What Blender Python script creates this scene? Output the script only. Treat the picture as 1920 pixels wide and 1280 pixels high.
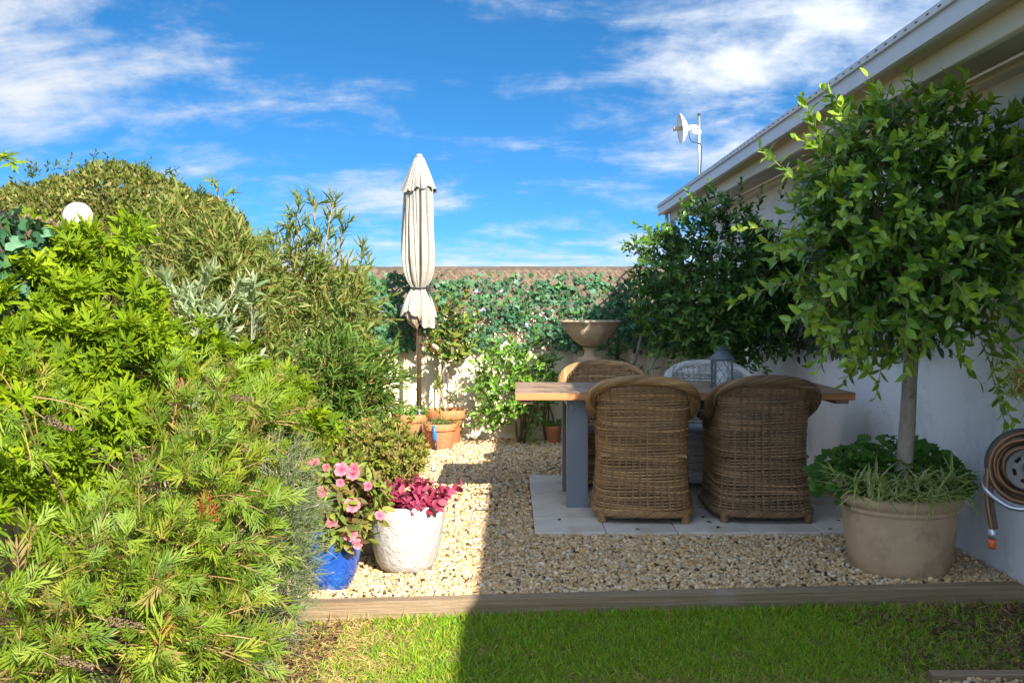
import bpy, bmesh, math
import numpy as np
from mathutils import Matrix, Vector

for o in list(bpy.data.objects):
    bpy.data.objects.remove(o)
S = bpy.context.scene
C = S.collection
R = math.radians

# ------------------------------------------------------------------ camera
F_PX, CX, HY, H = 1867.0, 960.0, 580.0, 1.357      # focal length, vanishing point and eye height read off the photograph
cam_d = bpy.data.cameras.new('camera')
cam_d.sensor_width = 36.0
cam_d.lens = 36.0 * F_PX / 1920.0
cam_d.shift_y = -(640.0 - HY) / 1920.0
cam_d.clip_start, cam_d.clip_end = 0.05, 5000
cam = bpy.data.objects.new('camera', cam_d)
C.objects.link(cam)
cam.location = (0, 0, H)
cam.rotation_euler = (R(90), 0, 0)
S.camera = cam
CAM = np.array([0, 0, H])

def at(x, y, Y):
    """the point seen at photo pixel (x, y) at distance Y"""
    return np.array([(x - CX) * Y / F_PX, Y, H - (y - HY) * Y / F_PX])

# ------------------------------------------------------------------ world, sun, exposure
SUN_TO = Vector((0.77, -1.50, 1.0)).normalized()
SUN_EL = math.asin(SUN_TO.z)
SUN_ROT = math.atan2(SUN_TO.x, SUN_TO.y)
SKY_STRENGTH, SUN_STRENGTH, EXPOSURE = 0.15, 2.0, 2.68

world = bpy.data.worlds.new('World')
S.world = world
world.use_nodes = True
wn, wl = world.node_tree.nodes, world.node_tree.links
wn.clear()
def N(kind, **kw):
    n = wn.new(kind)
    for k, v in kw.items():
        setattr(n, k, v)
    return n
def wmath(op, a, b=None, clamp=False):
    n = N('ShaderNodeMath', operation=op, use_clamp=clamp)
    for i, v in enumerate((a, b)):
        if v is None: continue
        if isinstance(v, (int, float)): n.inputs[i].default_value = v
        else: wl.new(v, n.inputs[i])
    return n.outputs[0]
CR1, CS1, CL1 = 45, (1.0, 1.7, 1), (0.4, 0.2, 0)
CR2, CS2, CL2 = 50, (2.0, 4.2, 1), (9.4, 5.2, 0)
CT0, CT1 = 0.462, 0.66
sky = N('ShaderNodeTexSky', sky_type='NISHITA', sun_disc=False, sun_elevation=SUN_EL, sun_rotation=SUN_ROT,
        air_density=1.0, dust_density=0.6, ozone_density=2.0)
tc = N('ShaderNodeTexCoord')
sep = N('ShaderNodeSeparateXYZ'); wl.new(tc.outputs['Generated'], sep.inputs[0])
lift = N('ShaderNodeCombineXYZ')                                          # very clear air: the pale band hugs the horizon
wl.new(sep.outputs['X'], lift.inputs[0]); wl.new(sep.outputs['Y'], lift.inputs[1])
wl.new(wmath('ADD', wmath('MULTIPLY', wmath('MAXIMUM', sep.outputs['Z'], 0.0), 1.9), 0.24), lift.inputs[2])
nrm = N('ShaderNodeVectorMath', operation='NORMALIZE'); wl.new(lift.outputs[0], nrm.inputs[0])
wl.new(nrm.outputs[0], sky.inputs['Vector'])
gm = N('ShaderNodeGamma'); gm.inputs['Gamma'].default_value = 1.3
wl.new(sky.outputs[0], gm.inputs['Color'])
hs = N('ShaderNodeHueSaturation')
hs.inputs['Saturation'].default_value = 1.20
hs.inputs['Hue'].default_value = 0.492
hs.inputs['Value'].default_value = 0.205
wl.new(gm.outputs[0], hs.inputs['Color'])
zz = wmath('ADD', wmath('MAXIMUM', sep.outputs['Z'], 0.0), 0.28)
px_ = wmath('DIVIDE', sep.outputs['X'], zz)
py_ = wmath('DIVIDE', sep.outputs['Y'], zz)
cmb = N('ShaderNodeCombineXYZ'); wl.new(px_, cmb.inputs[0]); wl.new(py_, cmb.inputs[1])
def cloud_noise(rot, scale, loc, detail, rough, dist):
    mp = N('ShaderNodeMapping'); mp.inputs['Rotation'].default_value = (0, 0, R(rot))
    mp.inputs['Scale'].default_value = scale; mp.inputs['Location'].default_value = loc
    wl.new(cmb.outputs[0], mp.inputs[0])
    t = N('ShaderNodeTexNoise'); t.inputs['Scale'].default_value = 1.0
    t.inputs['Detail'].default_value = detail; t.inputs['Roughness'].default_value = rough; t.inputs['Distortion'].default_value = dist
    wl.new(mp.outputs[0], t.inputs['Vector'])
    return t.outputs[0]
c_big = cloud_noise(CR1, CS1, CL1, 3, 0.5, 0.3)
c_fine = cloud_noise(CR2, CS2, CL2, 12, 0.62, 0.35)
c_ripple = cloud_noise(CR2, (14, 9, 1), (0.4, 2.2, 0), 6, 0.6, 0.4)
v = wmath('ADD', wmath('MULTIPLY', c_big, 0.55), wmath('MULTIPLY', c_fine, 0.45))
v = wmath('ADD', v, wmath('MULTIPLY', wmath('SUBTRACT', c_ripple, 0.5), 0.13))
low = wmath('MULTIPLY', wmath('SUBTRACT', 1.0, wmath('DIVIDE', sep.outputs['Z'], 0.12), True), 0.11)      # a bank of cloud low over the horizon all round
v = wmath('ADD', v, low)
ramp = N('ShaderNodeMapRange', interpolation_type='SMOOTHSTEP')
ramp.inputs['From Min'].default_value = CT0; ramp.inputs['From Max'].default_value = CT1
wl.new(v, ramp.inputs['Value'])
dens = wmath('MULTIPLY', ramp.outputs[0], 0.92)
shade = N('ShaderNodeMapRange'); shade.inputs['From Min'].default_value = 0.35; shade.inputs['From Max'].default_value = 0.65
wl.new(c_fine, shade.inputs['Value'])
ccol = N('ShaderNodeMixRGB'); ccol.inputs[1].default_value = (0.74, 0.84, 0.97, 1); ccol.inputs[2].default_value = (1.04, 1.05, 1.04, 1)
wl.new(shade.outputs[0], ccol.inputs[0])
# forward-scattering cloud, its brightness boosted round the unseen sun as added shade fill
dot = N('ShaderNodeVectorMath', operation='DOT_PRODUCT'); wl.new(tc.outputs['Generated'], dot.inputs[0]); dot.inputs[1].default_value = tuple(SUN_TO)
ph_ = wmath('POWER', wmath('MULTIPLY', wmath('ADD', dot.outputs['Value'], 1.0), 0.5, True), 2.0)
sunside_fill = wmath('ADD', wmath('MULTIPLY', ph_, 5.0), 0.92)
cb = N('ShaderNodeVectorMath', operation='SCALE'); wl.new(ccol.outputs[0], cb.inputs[0]); wl.new(sunside_fill, cb.inputs['Scale'])
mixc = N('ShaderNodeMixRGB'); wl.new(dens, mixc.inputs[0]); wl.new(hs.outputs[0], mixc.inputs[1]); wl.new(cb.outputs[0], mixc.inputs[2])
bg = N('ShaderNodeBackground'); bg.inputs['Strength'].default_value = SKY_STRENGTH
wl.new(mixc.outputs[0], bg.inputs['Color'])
wo = N('ShaderNodeOutputWorld'); wl.new(bg.outputs[0], wo.inputs[0])

sun_d = bpy.data.lights.new('sun', 'SUN')
sun_d.energy, sun_d.angle, sun_d.color = SUN_STRENGTH, R(0.5), (1.0, 0.93, 0.82)
sun = bpy.data.objects.new('sun', sun_d); C.objects.link(sun)
sun.rotation_euler = SUN_TO.to_track_quat('Z', 'Y').to_euler()
sun.location = (6, -6, 9)

S.view_settings.view_transform = 'Standard'
S.view_settings.look = 'None'
S.view_settings.exposure = EXPOSURE
S.view_settings.gamma = 1.0
S.view_settings.use_curve_mapping = False
S.render.engine = 'CYCLES'
S.cycles.use_denoising = True
S.cycles.max_bounces = 8
S.cycles.transparent_max_bounces = 8

# ------------------------------------------------------------------ materials
def new_mat(name):
    m = bpy.data.materials.new(name); m.use_nodes = True
    nt = m.node_tree
    return m, nt, nt.nodes['Principled BSDF']

def _noise(nt, scale, detail=5, rough=0.6, stretch=None, coord='Object'):
    tcn = nt.nodes.new('ShaderNodeTexCoord')
    t = nt.nodes.new('ShaderNodeTexNoise')
    t.inputs['Scale'].default_value = scale; t.inputs['Detail'].default_value = detail; t.inputs['Roughness'].default_value = rough
    if stretch:
        mp = nt.nodes.new('ShaderNodeMapping'); mp.inputs['Scale'].default_value = stretch
        nt.links.new(tcn.outputs[coord], mp.inputs[0]); nt.links.new(mp.outputs[0], t.inputs['Vector'])
    else:
        nt.links.new(tcn.outputs[coord], t.inputs['Vector'])
    return t.outputs[0]

def surf(name, c1, c2=None, scale=8, rough=0.6, bump=0.0, bscale=60, metal=0.0, stretch=None, c3=None, scale3=2.0, lo3=0.55, hi3=0.75, spec=0.5, coat=0.0, pervar=0.0):
    """painted, stone, timber or clay surface: two tones mixed by noise, stains of a third, fine relief"""
    m, nt, b = new_mat(name)
    L = nt.links.new
    b.inputs['Roughness'].default_value = rough; b.inputs['Metallic'].default_value = metal
    b.inputs['Specular IOR Level'].default_value = spec
    b.inputs['Coat Weight'].default_value = coat
    c2 = c2 or tuple(v * 0.8 for v in c1)
    n = _noise(nt, scale, 6, 0.65, stretch)
    r = nt.nodes.new('ShaderNodeMapRange'); r.inputs['From Min'].default_value = 0.32; r.inputs['From Max'].default_value = 0.68
    L(n, r.inputs['Value'])
    mx = nt.nodes.new('ShaderNodeMixRGB'); mx.inputs[1].default_value = (*c1, 1); mx.inputs[2].default_value = (*c2, 1)
    L(r.outputs[0], mx.inputs[0])
    out = mx.outputs[0]
    if c3:
        n3 = _noise(nt, scale3, 7, 0.7)
        r3 = nt.nodes.new('ShaderNodeMapRange'); r3.inputs['From Min'].default_value = lo3; r3.inputs['From Max'].default_value = hi3
        L(n3, r3.inputs['Value'])
        m3 = nt.nodes.new('ShaderNodeMixRGB'); m3.inputs[2].default_value = (*c3, 1)
        L(r3.outputs[0], m3.inputs[0]); L(out, m3.inputs[1]); out = m3.outputs[0]
    if pervar:
        oi = nt.nodes.new('ShaderNodeObjectInfo')
        pr = nt.nodes.new('ShaderNodeMapRange'); pr.inputs['To Min'].default_value = 1 - pervar; pr.inputs['To Max'].default_value = 1 + pervar
        L(oi.outputs['Random'], pr.inputs['Value'])
        hv = nt.nodes.new('ShaderNodeHueSaturation'); L(pr.outputs[0], hv.inputs['Value']); L(out, hv.inputs['Color']); out = hv.outputs[0]
    L(out, b.inputs['Base Color'])
    if bump:
        nb = _noise(nt, bscale, 5, 0.6, stretch)
        bp = nt.nodes.new('ShaderNodeBump'); bp.inputs['Strength'].default_value = bump; bp.inputs['Distance'].default_value = 0.01
        L(nb, bp.inputs['Height']); L(bp.outputs[0], b.inputs['Normal'])
    return m

def tinted(name, rough=0.5, spec=0.4, transl=0.0, gain=1.0, bump=0.0, bscale=300):
    """per-piece colour from the 'tint' attribute; leaves let some light through"""
    m, nt, b = new_mat(name)
    L = nt.links.new
    a = nt.nodes.new('ShaderNodeAttribute'); a.attribute_name = 'tint'
    n = _noise(nt, 35, 3, 0.6)
    r = nt.nodes.new('ShaderNodeMapRange'); r.inputs['To Min'].default_value = 0.78 * gain; r.inputs['To Max'].default_value = 1.22 * gain
    L(n, r.inputs['Value'])
    hv = nt.nodes.new('ShaderNodeHueSaturation'); L(r.outputs[0], hv.inputs['Value']); L(a.outputs['Color'], hv.inputs['Color'])
    L(hv.outputs[0], b.inputs['Base Color'])
    b.inputs['Roughness'].default_value = rough; b.inputs['Specular IOR Level'].default_value = spec
    if bump:
        nb = _noise(nt, bscale, 4, 0.6)
        bp = nt.nodes.new('ShaderNodeBump'); bp.inputs['Strength'].default_value = bump; bp.inputs['Distance'].default_value = 0.004
        L(nb, bp.inputs['Height']); L(bp.outputs[0], b.inputs['Normal'])
    if transl:
        t = nt.nodes.new('ShaderNodeBsdfTranslucent')
        g = nt.nodes.new('ShaderNodeMixRGB'); g.blend_type = 'MULTIPLY'; g.inputs[0].default_value = 1; g.inputs[2].default_value = (1.5, 1.45, 0.6, 1)
        L(hv.outputs[0], g.inputs[1]); L(g.outputs[0], t.inputs['Color'])
        ms = nt.nodes.new('ShaderNodeMixShader'); ms.inputs[0].default_value = transl
        L(b.outputs[0], ms.inputs[1]); L(t.outputs[0], ms.inputs[2])
        L(ms.outputs[0], nt.nodes['Material Output'].inputs['Surface'])
    return m

M = {}
M['leaf'] = tinted('leaf', 0.5, 0.25, 0.34)
M['glossleaf'] = tinted('gloss_leaf', 0.27, 0.5, 0.25)
M['softleaf'] = tinted('soft_leaf', 0.7, 0.2, 0.35)
M['fakeleaf'] = tinted('artificial_leaf', 0.55, 0.3, 0.22)
M['petal'] = tinted('petal', 0.6, 0.3, 0.35)
M['grass'] = tinted('grass_blade', 0.5, 0.3, 0.3)
M['stone'] = tinted('pebble', 0.9, 0.2, 0.0, 1.0, 0.5, 220)
M['stem'] = tinted('plant_stem', 0.75, 0.25)
M['wicker'] = tinted('wicker_strand', 0.5, 0.4, 0.0, 1.0, 0.25, 500)
M['bark'] = surf('bark', (.36, .31, .24), (.20, .165, .12), 22, 0.9, 0.8, 60, stretch=(1, 1, .45), c3=(.14, .11, .08), scale3=9, lo3=.55, hi3=.7)
M['soil'] = surf('soil', (.07, .045, .028), (.035, .022, .014), 25, 0.95, 1.0, 45)
M['ground'] = surf('ground', (.10, .09, .05), (.06, .07, .03), 1.5, 0.95, 0.5, 20)
M['lawnbase'] = surf('lawn_base', (.09, .10, .025), (.15, .11, .05), 6, 0.95, 0.8, 90)
M['gravelbase'] = surf('gravel_base', (.30, .21, .11), (.19, .13, .07), 60, 0.95, 0.8, 120)
M['timber'] = surf('weathered_timber', (.33, .235, .14), (.19, .13, .07), 9, 0.85, 0.9, 40, stretch=(.12, 3, 6), c3=(.33, .275, .21), scale3=3)
M['paver'] = surf('concrete_paver', (.64, .58, .49), (.56, .50, .42), 7, 0.85, 0.3, 160, c3=(.42, .33, .22), scale3=2.2, lo3=.52, hi3=.74, pervar=.04)
M['render'] = surf('rendered_wall', (.84, .84, .84), (.78, .78, .78), 1.6, 0.8, 0.6, 28, c3=(.52, .48, .42), scale3=1.6, lo3=.52, hi3=.78)
M['fascia'] = surf('fascia_metal', (.55, .56, .59), (.51, .52, .55), 3, 0.42, 0.05, 30)
M['slot'] = surf('slot_dark', (.12, .11, .10), (.08, .08, .08), 10, 0.7)
M['soffit'] = surf('soffit_panel', (.52, .45, .32), (.48, .41, .29), 2, 0.55, 0.05, 20)
M['beam'] = surf('beam_paint', (.64, .58, .46), (.60, .54, .43), 2, 0.45, 0.05, 20)
M['roofmetal'] = surf('roof_metal', (.50, .50, .48), (.44, .44, .43), 3, 0.4)
M['fence'] = surf('fence_steel', (.76, .65, .45), (.72, .61, .42), 3, 0.5, 0.06, 12, c3=(.48, .38, .22), scale3=1.8, lo3=.62, hi3=.9)
M['tile'] = surf('roof_tile', (.125, .09, .06), (.085, .062, .042), 5, 0.9, 0.5, 40, c3=(.06, .048, .036), scale3=3.0, pervar=.22)
M['houseb'] = surf('house_brick', (.50, .42, .30), (.44, .36, .25), 6, 0.9, .3, 30)
M['lath'] = surf('trellis_lath', (.22, .145, .085), (.155, .10, .06), 12, 0.8, .3, 60, pervar=.18)
M['canvas'] = surf('umbrella_canvas', (.37, .345, .295), (.32, .295, .25), 12, 0.95, 0.4, 260, c3=(.55, .49, .40), scale3=4, lo3=.62, hi3=.85, spec=.15)
M['canvas_in'] = surf('canvas_underside', (.40, .31, .22), (.34, .26, .18), 8, 0.95, 0.3, 200, spec=.15)
M['cord'] = surf('black_cord', (.025, .025, .028), (.04, .04, .04), 60, 0.8)
M['pole'] = surf('bronze_pole', (.22, .175, .135), (.17, .135, .10), 6, 0.35, 0.05, 60, metal=.65)
M['polebase'] = surf('dark_metal', (.055, .065, .08), (.04, .045, .055), 14, 0.45, 0.1, 60, metal=.3)
M['basestone'] = surf('umbrella_base', (.16, .12, .085), (.10, .08, .06), 9, 0.9, .5, 60)
M['terracotta'] = surf('terracotta', (.50, .19, .075), (.42, .15, .06), 5, 0.85, 0.25, 90, c3=(.58, .36, .22), scale3=5, lo3=.58, hi3=.8, pervar=.1)
M['oldpot'] = surf('aged_clay', (.55, .385, .23), (.42, .29, .17), 5, 0.9, 0.35, 70, c3=(.20, .14, .085), scale3=3.5, lo3=.52, hi3=.75)
M['sandstone'] = surf('sandstone', (.56, .42, .25), (.49, .36, .21), 14, 0.9, 0.35, 120, c3=(.30, .22, .13), scale3=3, lo3=.62, hi3=.85)
M['urn'] = surf('urn_stone', (.56, .43, .28), (.42, .31, .19), 6, 0.9, 0.5, 60, stretch=(1.4, 1.4, .35), c3=(.25, .18, .11), scale3=5, lo3=.52, hi3=.75)
M['whitepot'] = surf('white_glaze', (.44, .43, .405), (.40, .39, .37), 6, 0.4, 1.4, 24, coat=.1)
M['bluepot'] = surf('blue_glaze', (.012, .105, .46), (.006, .05, .27), 7, 0.10, 0.22, 16, stretch=(1, 1, .3), c3=(.02, .17, .58), scale3=3, coat=.9)
M['tanpot'] = surf('tan_pot', (.42, .35, .25), (.36, .30, .21), 8, 0.8, .2, 60)
M['plank'] = surf('table_plank', (.34, .215, .125), (.235, .15, .09), 7, 0.62, 0.25, 50, stretch=(.12, 2.5, 2.5), c3=(.40, .32, .25), scale3=3.5, lo3=.5, hi3=.8, pervar=.14)
M['plankedge'] = surf('oiled_edge', (.46, .20, .06), (.36, .15, .05), 7, 0.5, 0.2, 50, stretch=(.12, 2.5, 2.5))
M['greymetal'] = surf('grey_powder_coat', (.155, .18, .21), (.14, .165, .19), 5, 0.45, 0.05, 200)
M['lantern'] = surf('lantern_metal', (.10, .13, .16), (.085, .11, .135), 8, 0.4, 0.05, 100)
M['candle'] = surf('candle_wax', (.80, .78, .72), (.76, .74, .68), 8, 0.6)
M['cushion'] = surf('cushion_cloth', (.66, .65, .62), (.6, .59, .56), 20, 0.95, .2, 300)
M['antenna'] = surf('antenna_white', (.80, .80, .78), (.77, .77, .75), 5, 0.5)
M['antgrey'] = surf('antenna_grey', (.46, .48, .50), (.43, .45, .47), 5, 0.5)
M['galv'] = surf('galvanised', (.55, .57, .60), (.47, .49, .52), 12, 0.35, metal=.8)
M['globe'] = surf('frosted_globe', (.62, .57, .48), (.60, .55, .46), 4, 0.35)
M['plastic'] = surf('reel_plastic', (.20, .185, .16), (.17, .16, .14), 9, 0.5)
M['hose'] = surf('hose_rubber', (.14, .085, .05), (.10, .062, .04), 30, 0.45)
M['hosestripe'] = surf('hose_stripe', (.48, .20, .07), (.4, .17, .06), 30, 0.5)
M['orange'] = surf('orange_plastic', (.70, .13, .02), (.6, .11, .02), 8, 0.4)
M['blueplastic'] = surf('blue_plastic', (.01, .16, .55), (.02, .2, .6), 8, 0.35)
m, nt, b = new_mat('lantern_glass')
b.inputs['Base Color'].default_value = (.9, .94, .95, 1); b.inputs['Roughness'].default_value = .08
b.inputs['Alpha'].default_value = .22
M['glass'] = m

# ------------------------------------------------------------------ mesh helpers
def link(o, parent=None):
    C.objects.link(o)
    if parent is not None: o.parent = parent
    return o
def tag(o, label=None, cat=None, group=None, kind=None):
    if label: o['label'] = label
    if cat: o['category'] = cat
    if group: o['group'] = group
    if kind: o['kind'] = kind
    return o
def empty(name, loc, label=None, cat=None, group=None, rz=0.0):
    o = bpy.data.objects.new(name, None); o.empty_display_size = .1
    C.objects.link(o); o.location = loc; o.rotation_euler = (0, 0, rz)
    return tag(o, label, cat, group)

class G:
    """collects triangles/quads with a tint per vertex; builds ONE mesh"""
    def __init__(s): s.V, s.F, s.T, s.Q, s.n = [], [], [], [], 0
    def add(s, V, F, tint=(1, 1, 1)):
        V = np.asarray(V, float).reshape(-1, 3); F = np.asarray(F, int)
        T = np.asarray(tint, float)
        if T.ndim == 1: T = np.tile(T, (len(V), 1))
        s.V.append(V); s.T.append(T)
        (s.F if F.shape[1] == 3 else s.Q).append(F + s.n)
        s.n += len(V)
    def mesh(s, name, mat, origin=(0, 0, 0), smooth=False):
        V = np.concatenate(s.V) - np.asarray(origin); T = np.concatenate(s.T)
        me = bpy.data.meshes.new(name)
        tri = np.concatenate(s.F) if s.F else np.zeros((0, 3), int)
        qd = np.concatenate(s.Q) if s.Q else np.zeros((0, 4), int)
        nl = tri.size + qd.size; nf = len(tri) + len(qd)
        me.vertices.add(len(V)); me.vertices.foreach_set('co', V.astype(np.float32).ravel())
        me.loops.add(nl); me.loops.foreach_set('vertex_index', np.concatenate([tri.ravel(), qd.ravel()]).astype(np.int32))
        me.polygons.add(nf)
        tot = np.concatenate([np.full(len(tri), 3), np.full(len(qd), 4)]).astype(np.int32)
        st = np.concatenate([[0], np.cumsum(tot)[:-1]]).astype(np.int32)
        me.polygons.foreach_set('loop_start', st); me.polygons.foreach_set('loop_total', tot)
        if smooth: me.polygons.foreach_set('use_smooth', np.ones(nf, bool))
        at_ = me.attributes.new('tint', 'FLOAT_COLOR', 'POINT')
        at_.data.foreach_set('color', np.concatenate([T, np.ones((len(T), 1))], 1).astype(np.float32).ravel())
        me.update(calc_edges=True)
        for mm in (mat if isinstance(mat, (list, tuple)) else [mat]): me.materials.append(mm)
        return me
    def build(s, name, mat, parent=None, origin=(0, 0, 0), smooth=False):
        return link(bpy.data.objects.new(name, s.mesh(name, mat, origin, smooth)), parent)

def norm(v): return v / (np.linalg.norm(v, axis=-1, keepdims=True) + 1e-12)

def tube(P, r, sides=6, caps=True):
    P = np.asarray(P, float); n = len(P)
    r = np.broadcast_to(np.asarray(r, float), (n,))
    d = norm(np.gradient(P, axis=0))
    ref = np.array([0, 0, 1.0]) if abs(d[0][2]) < .9 else np.array([1.0, 0, 0])
    U = np.zeros_like(P)
    u = norm(np.cross(d[0], ref))
    for i in range(n):
        u = u - d[i] * u.dot(d[i]); u = u / (np.linalg.norm(u) + 1e-12); U[i] = u
    W = np.cross(d, U)
    a = np.linspace(0, 2 * np.pi, sides, endpoint=False)
    V = P[:, None] + r[:, None, None] * (np.cos(a)[None, :, None] * U[:, None] + np.sin(a)[None, :, None] * W[:, None])
    V = V.reshape(-1, 3)
    i, k = np.meshgrid(np.arange(n - 1), np.arange(sides), indexing='ij'); k2 = (k + 1) % sides
    q = np.stack([i * sides + k, i * sides + k2, (i + 1) * sides + k2, (i + 1) * sides + k], -1).reshape(-1, 4)
    F = np.concatenate([q[:, [0, 1, 2]], q[:, [0, 2, 3]]])
    if caps:
        c0, c1 = len(V), len(V) + 1
        V = np.concatenate([V, P[:1], P[-1:]])
        kk = np.arange(sides); kn = (kk + 1) % sides
        F = np.concatenate([F, np.stack([np.full(sides, c0), kn, kk], 1), np.stack([np.full(sides, c1), (n - 1) * sides + kk, (n - 1) * sides + kn], 1)])
    return V, F

def lathe(prof, segs=32, rfun=None):
    """prof: (r, z) list; closed by its own ends reaching r=0"""
    prof = np.asarray(prof, float); n = len(prof)
    a = np.linspace(0, 2 * np.pi, segs, endpoint=False)
    rr = prof[:, 0][:, None] * (np.ones(segs)[None] if rfun is None else rfun(a[None], prof[:, 1][:, None]))
    V = np.stack([rr * np.cos(a), rr * np.sin(a), np.repeat(prof[:, 1][:, None], segs, 1)], -1).reshape(-1, 3)
    i, k = np.meshgrid(np.arange(n - 1), np.arange(segs), indexing='ij'); k2 = (k + 1) % segs
    return V, np.stack([i * segs + k, i * segs + k2, (i + 1) * segs + k2, (i + 1) * segs + k], -1).reshape(-1, 4)

def part(name, VF, mat, parent=None, loc=(0, 0, 0), rot=(0, 0, 0), smooth=False, tint=(1, 1, 1)):
    g = G(); g.add(VF[0], VF[1], tint)
    o = g.build(name, mat, parent, smooth=smooth); o.location = loc; o.rotation_euler = rot
    return o

def box(name, mat, x0, x1, y0, y1, z0, z1, parent=None, bevel=0.004, origin=None):
    bm = bmesh.new()
    bmesh.ops.create_cube(bm, size=1.0)
    c = ((x0 + x1) / 2, (y0 + y1) / 2, (z0 + z1) / 2); s = (x1 - x0, y1 - y0, z1 - z0)
    for v in bm.verts: v.co = Vector((v.co.x * s[0], v.co.y * s[1], v.co.z * s[2]))
    if bevel: bmesh.ops.bevel(bm, geom=list(bm.edges), offset=min(bevel, min(s) * .3), segments=2, affect='EDGES', profile=.5)
    me = bpy.data.meshes.new(name); bm.to_mesh(me); bm.free(); me.materials.append(mat)
    o = bpy.data.objects.new(name, me); link(o, parent)
    o.location = Vector(c) - Vector(origin if origin is not None else (0, 0, 0))
    return o
def copy_obj(o, parent, loc=None, rot=None):
    c = o.copy(); C.objects.link(c); c.parent = parent
    if loc is not None: c.location = loc
    if rot is not None: c.rotation_euler = rot
    return c

# ------------------------------------------------------------------ leaf shapes (tip along +Y, upper face +Z, length 1)
def leaf_oval(w=.42, fold=.10, droop=.18, belly=.9, tw=0.0):
    ts = [0, .18, .45, .75, 1.0]; V = []; 
    for t in ts: V.append((0, t, -droop * t * t))
    L, Rr = [], []
    for t in ts[1:-1]:
        hw = w / 2 * math.sin(math.pi * t ** belly) ** .8
        V.append((-hw, t, -droop * t * t + fold * hw * 2 + tw)); L.append(len(V) - 1)
        V.append((hw, t, -droop * t * t + fold * hw * 2 - tw)); Rr.append(len(V) - 1)
    F = [(0, 1, L[0]), (0, Rr[0], 1), (1, 2, L[1]), (1, L[1], L[0]), (1, Rr[1], 2), (1, Rr[0], Rr[1]),
         (2, 3, L[2]), (2, L[2], L[1]), (2, Rr[2], 3), (2, Rr[1], Rr[2]), (3, 4, L[2]), (3, Rr[2], 4)]
    return np.array(V, float), np.array(F)
def leaf_strap(w=.1, droop=.5, n=4, wave=0.0):
    V, F = [], []
    for i in range(n + 1):
        t = i / n; hw = w / 2 * (1 - t ** 2.2) * (.6 + .4 * min(1, t * 4)) + .002
        z = -droop * t * t; y = t * (1 - .25 * droop * t)
        V += [(-hw, y, z + hw * .5), (0, y, z), (hw, y, z + hw * .5)]
    for i in range(n):
        a = 3 * i
        F += [(a, a + 1, a + 4), (a, a + 4, a + 3), (a + 1, a + 2, a + 5), (a + 1, a + 5, a + 4)]
    return np.array(V, float), np.array(F)
def leaf_palmate(seed, n=86):
    """deeply cut scented-pelargonium leaf: lobes with smaller teeth"""
    r = np.random.default_rng(seed)
    a = np.linspace(-2.55, 2.55, n)
    lob = np.abs(np.cos(a * 2.46)) ** 1.5
    sub = np.abs(np.cos(a * 9.84 + r.uniform(-.2, .2))) ** 1.6
    rad = .10 + .26 * lob + .40 * sub * lob + r.uniform(-.025, .025, n)
    rad *= (.66 + .34 * np.cos(a / 2) ** 2)
    V = np.stack([np.sin(a) * rad * 1.08, .32 + np.cos(a) * rad, .05 * lob - .14 * rad ** 2 + .035 * np.sin(a * 7) + r.uniform(-.02, .02, n)], 1)
    V = np.concatenate([[[0, .32, 0.0], [0, 0, 0]], V])
    F = [(0, i + 2, i + 1) for i in range(1, n)]
    V = np.concatenate([V, [[-.012, .02, 0], [.012, .02, 0]]]); F += [(0, n + 2, n + 3)]
    return V, np.array(F)
def leaf_round(seed, n=18):
    r = np.random.default_rng(seed)
    a = np.linspace(-2.8, 2.8, n)
    rad = .42 + .06 * np.abs(np.cos(a * 2.6)) + .035 * np.cos(a * 9)
    V = np.stack([np.sin(a) * rad, .45 + np.cos(a) * rad, .18 * rad * np.cos(a * 3.1) + r.uniform(-.03, .03, n)], 1)
    V = np.concatenate([[[0, .42, -.06]], V])
    return V, np.array([(0, i + 1, i) for i in range(1, n)])
def leaf_pinnate(seed, pairs=4, lw=.062):
    """fern-like grevillea leaf of narrow lobes"""
    r = np.random.default_rng(seed); V, F = [], []
    def blade(a, b, w, z0, z1):
        a = np.array(a); b = np.array(b); d = b - a; s = np.array([-d[1], d[0]]); s = s / (np.linalg.norm(s) + 1e-9) * w
        m = a + d * .45; i = len(V)
        V.extend([(a[0], a[1], z0), (m[0] + s[0], m[1] + s[1], (z0 + z1) / 2 + .012), (m[0] - s[0], m[1] - s[1], (z0 + z1) / 2 + .012), (b[0], b[1], z1)])
        F.extend([(i, i + 2, i + 1), (i + 1, i + 2, i + 3)])
    blade((0, 0), (0, .55), .018, 0, -.03)
    for k in range(pairs):
        t = .10 + .60 * k / pairs
        for s in (-1, 1):
            l = (.56 - .22 * abs(t - .35)) * r.uniform(.8, 1.15); an = R(r.uniform(20, 40))
            blade((0, t), (s * l * math.sin(an), t + l * math.cos(an)), lw / 2, -.05 * t, -.05 * t - r.uniform(-.10, .22))
    blade((0, .5), (0, 1.0), lw / 2, -.03, -.14)
    return np.array(V, float), np.array(F)
def leaf_ivy():
    a = np.array([-2.5, -1.9, -1.2, -.75, -.42, 0, .42, .75, 1.2, 1.9, 2.5]); rad = np.array([.30, .46, .50, .36, .40, .62, .40, .36, .50, .46, .30])
    V = np.stack([np.sin(a) * rad, .38 + np.cos(a) * rad, -.22 * rad ** 2 + .05 * np.cos(a * 5)], 1)
    V = np.concatenate([[[0, .36, .04]], V])
    return V, np.array([(0, i + 1, i) for i in range(1, len(a))])
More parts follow.
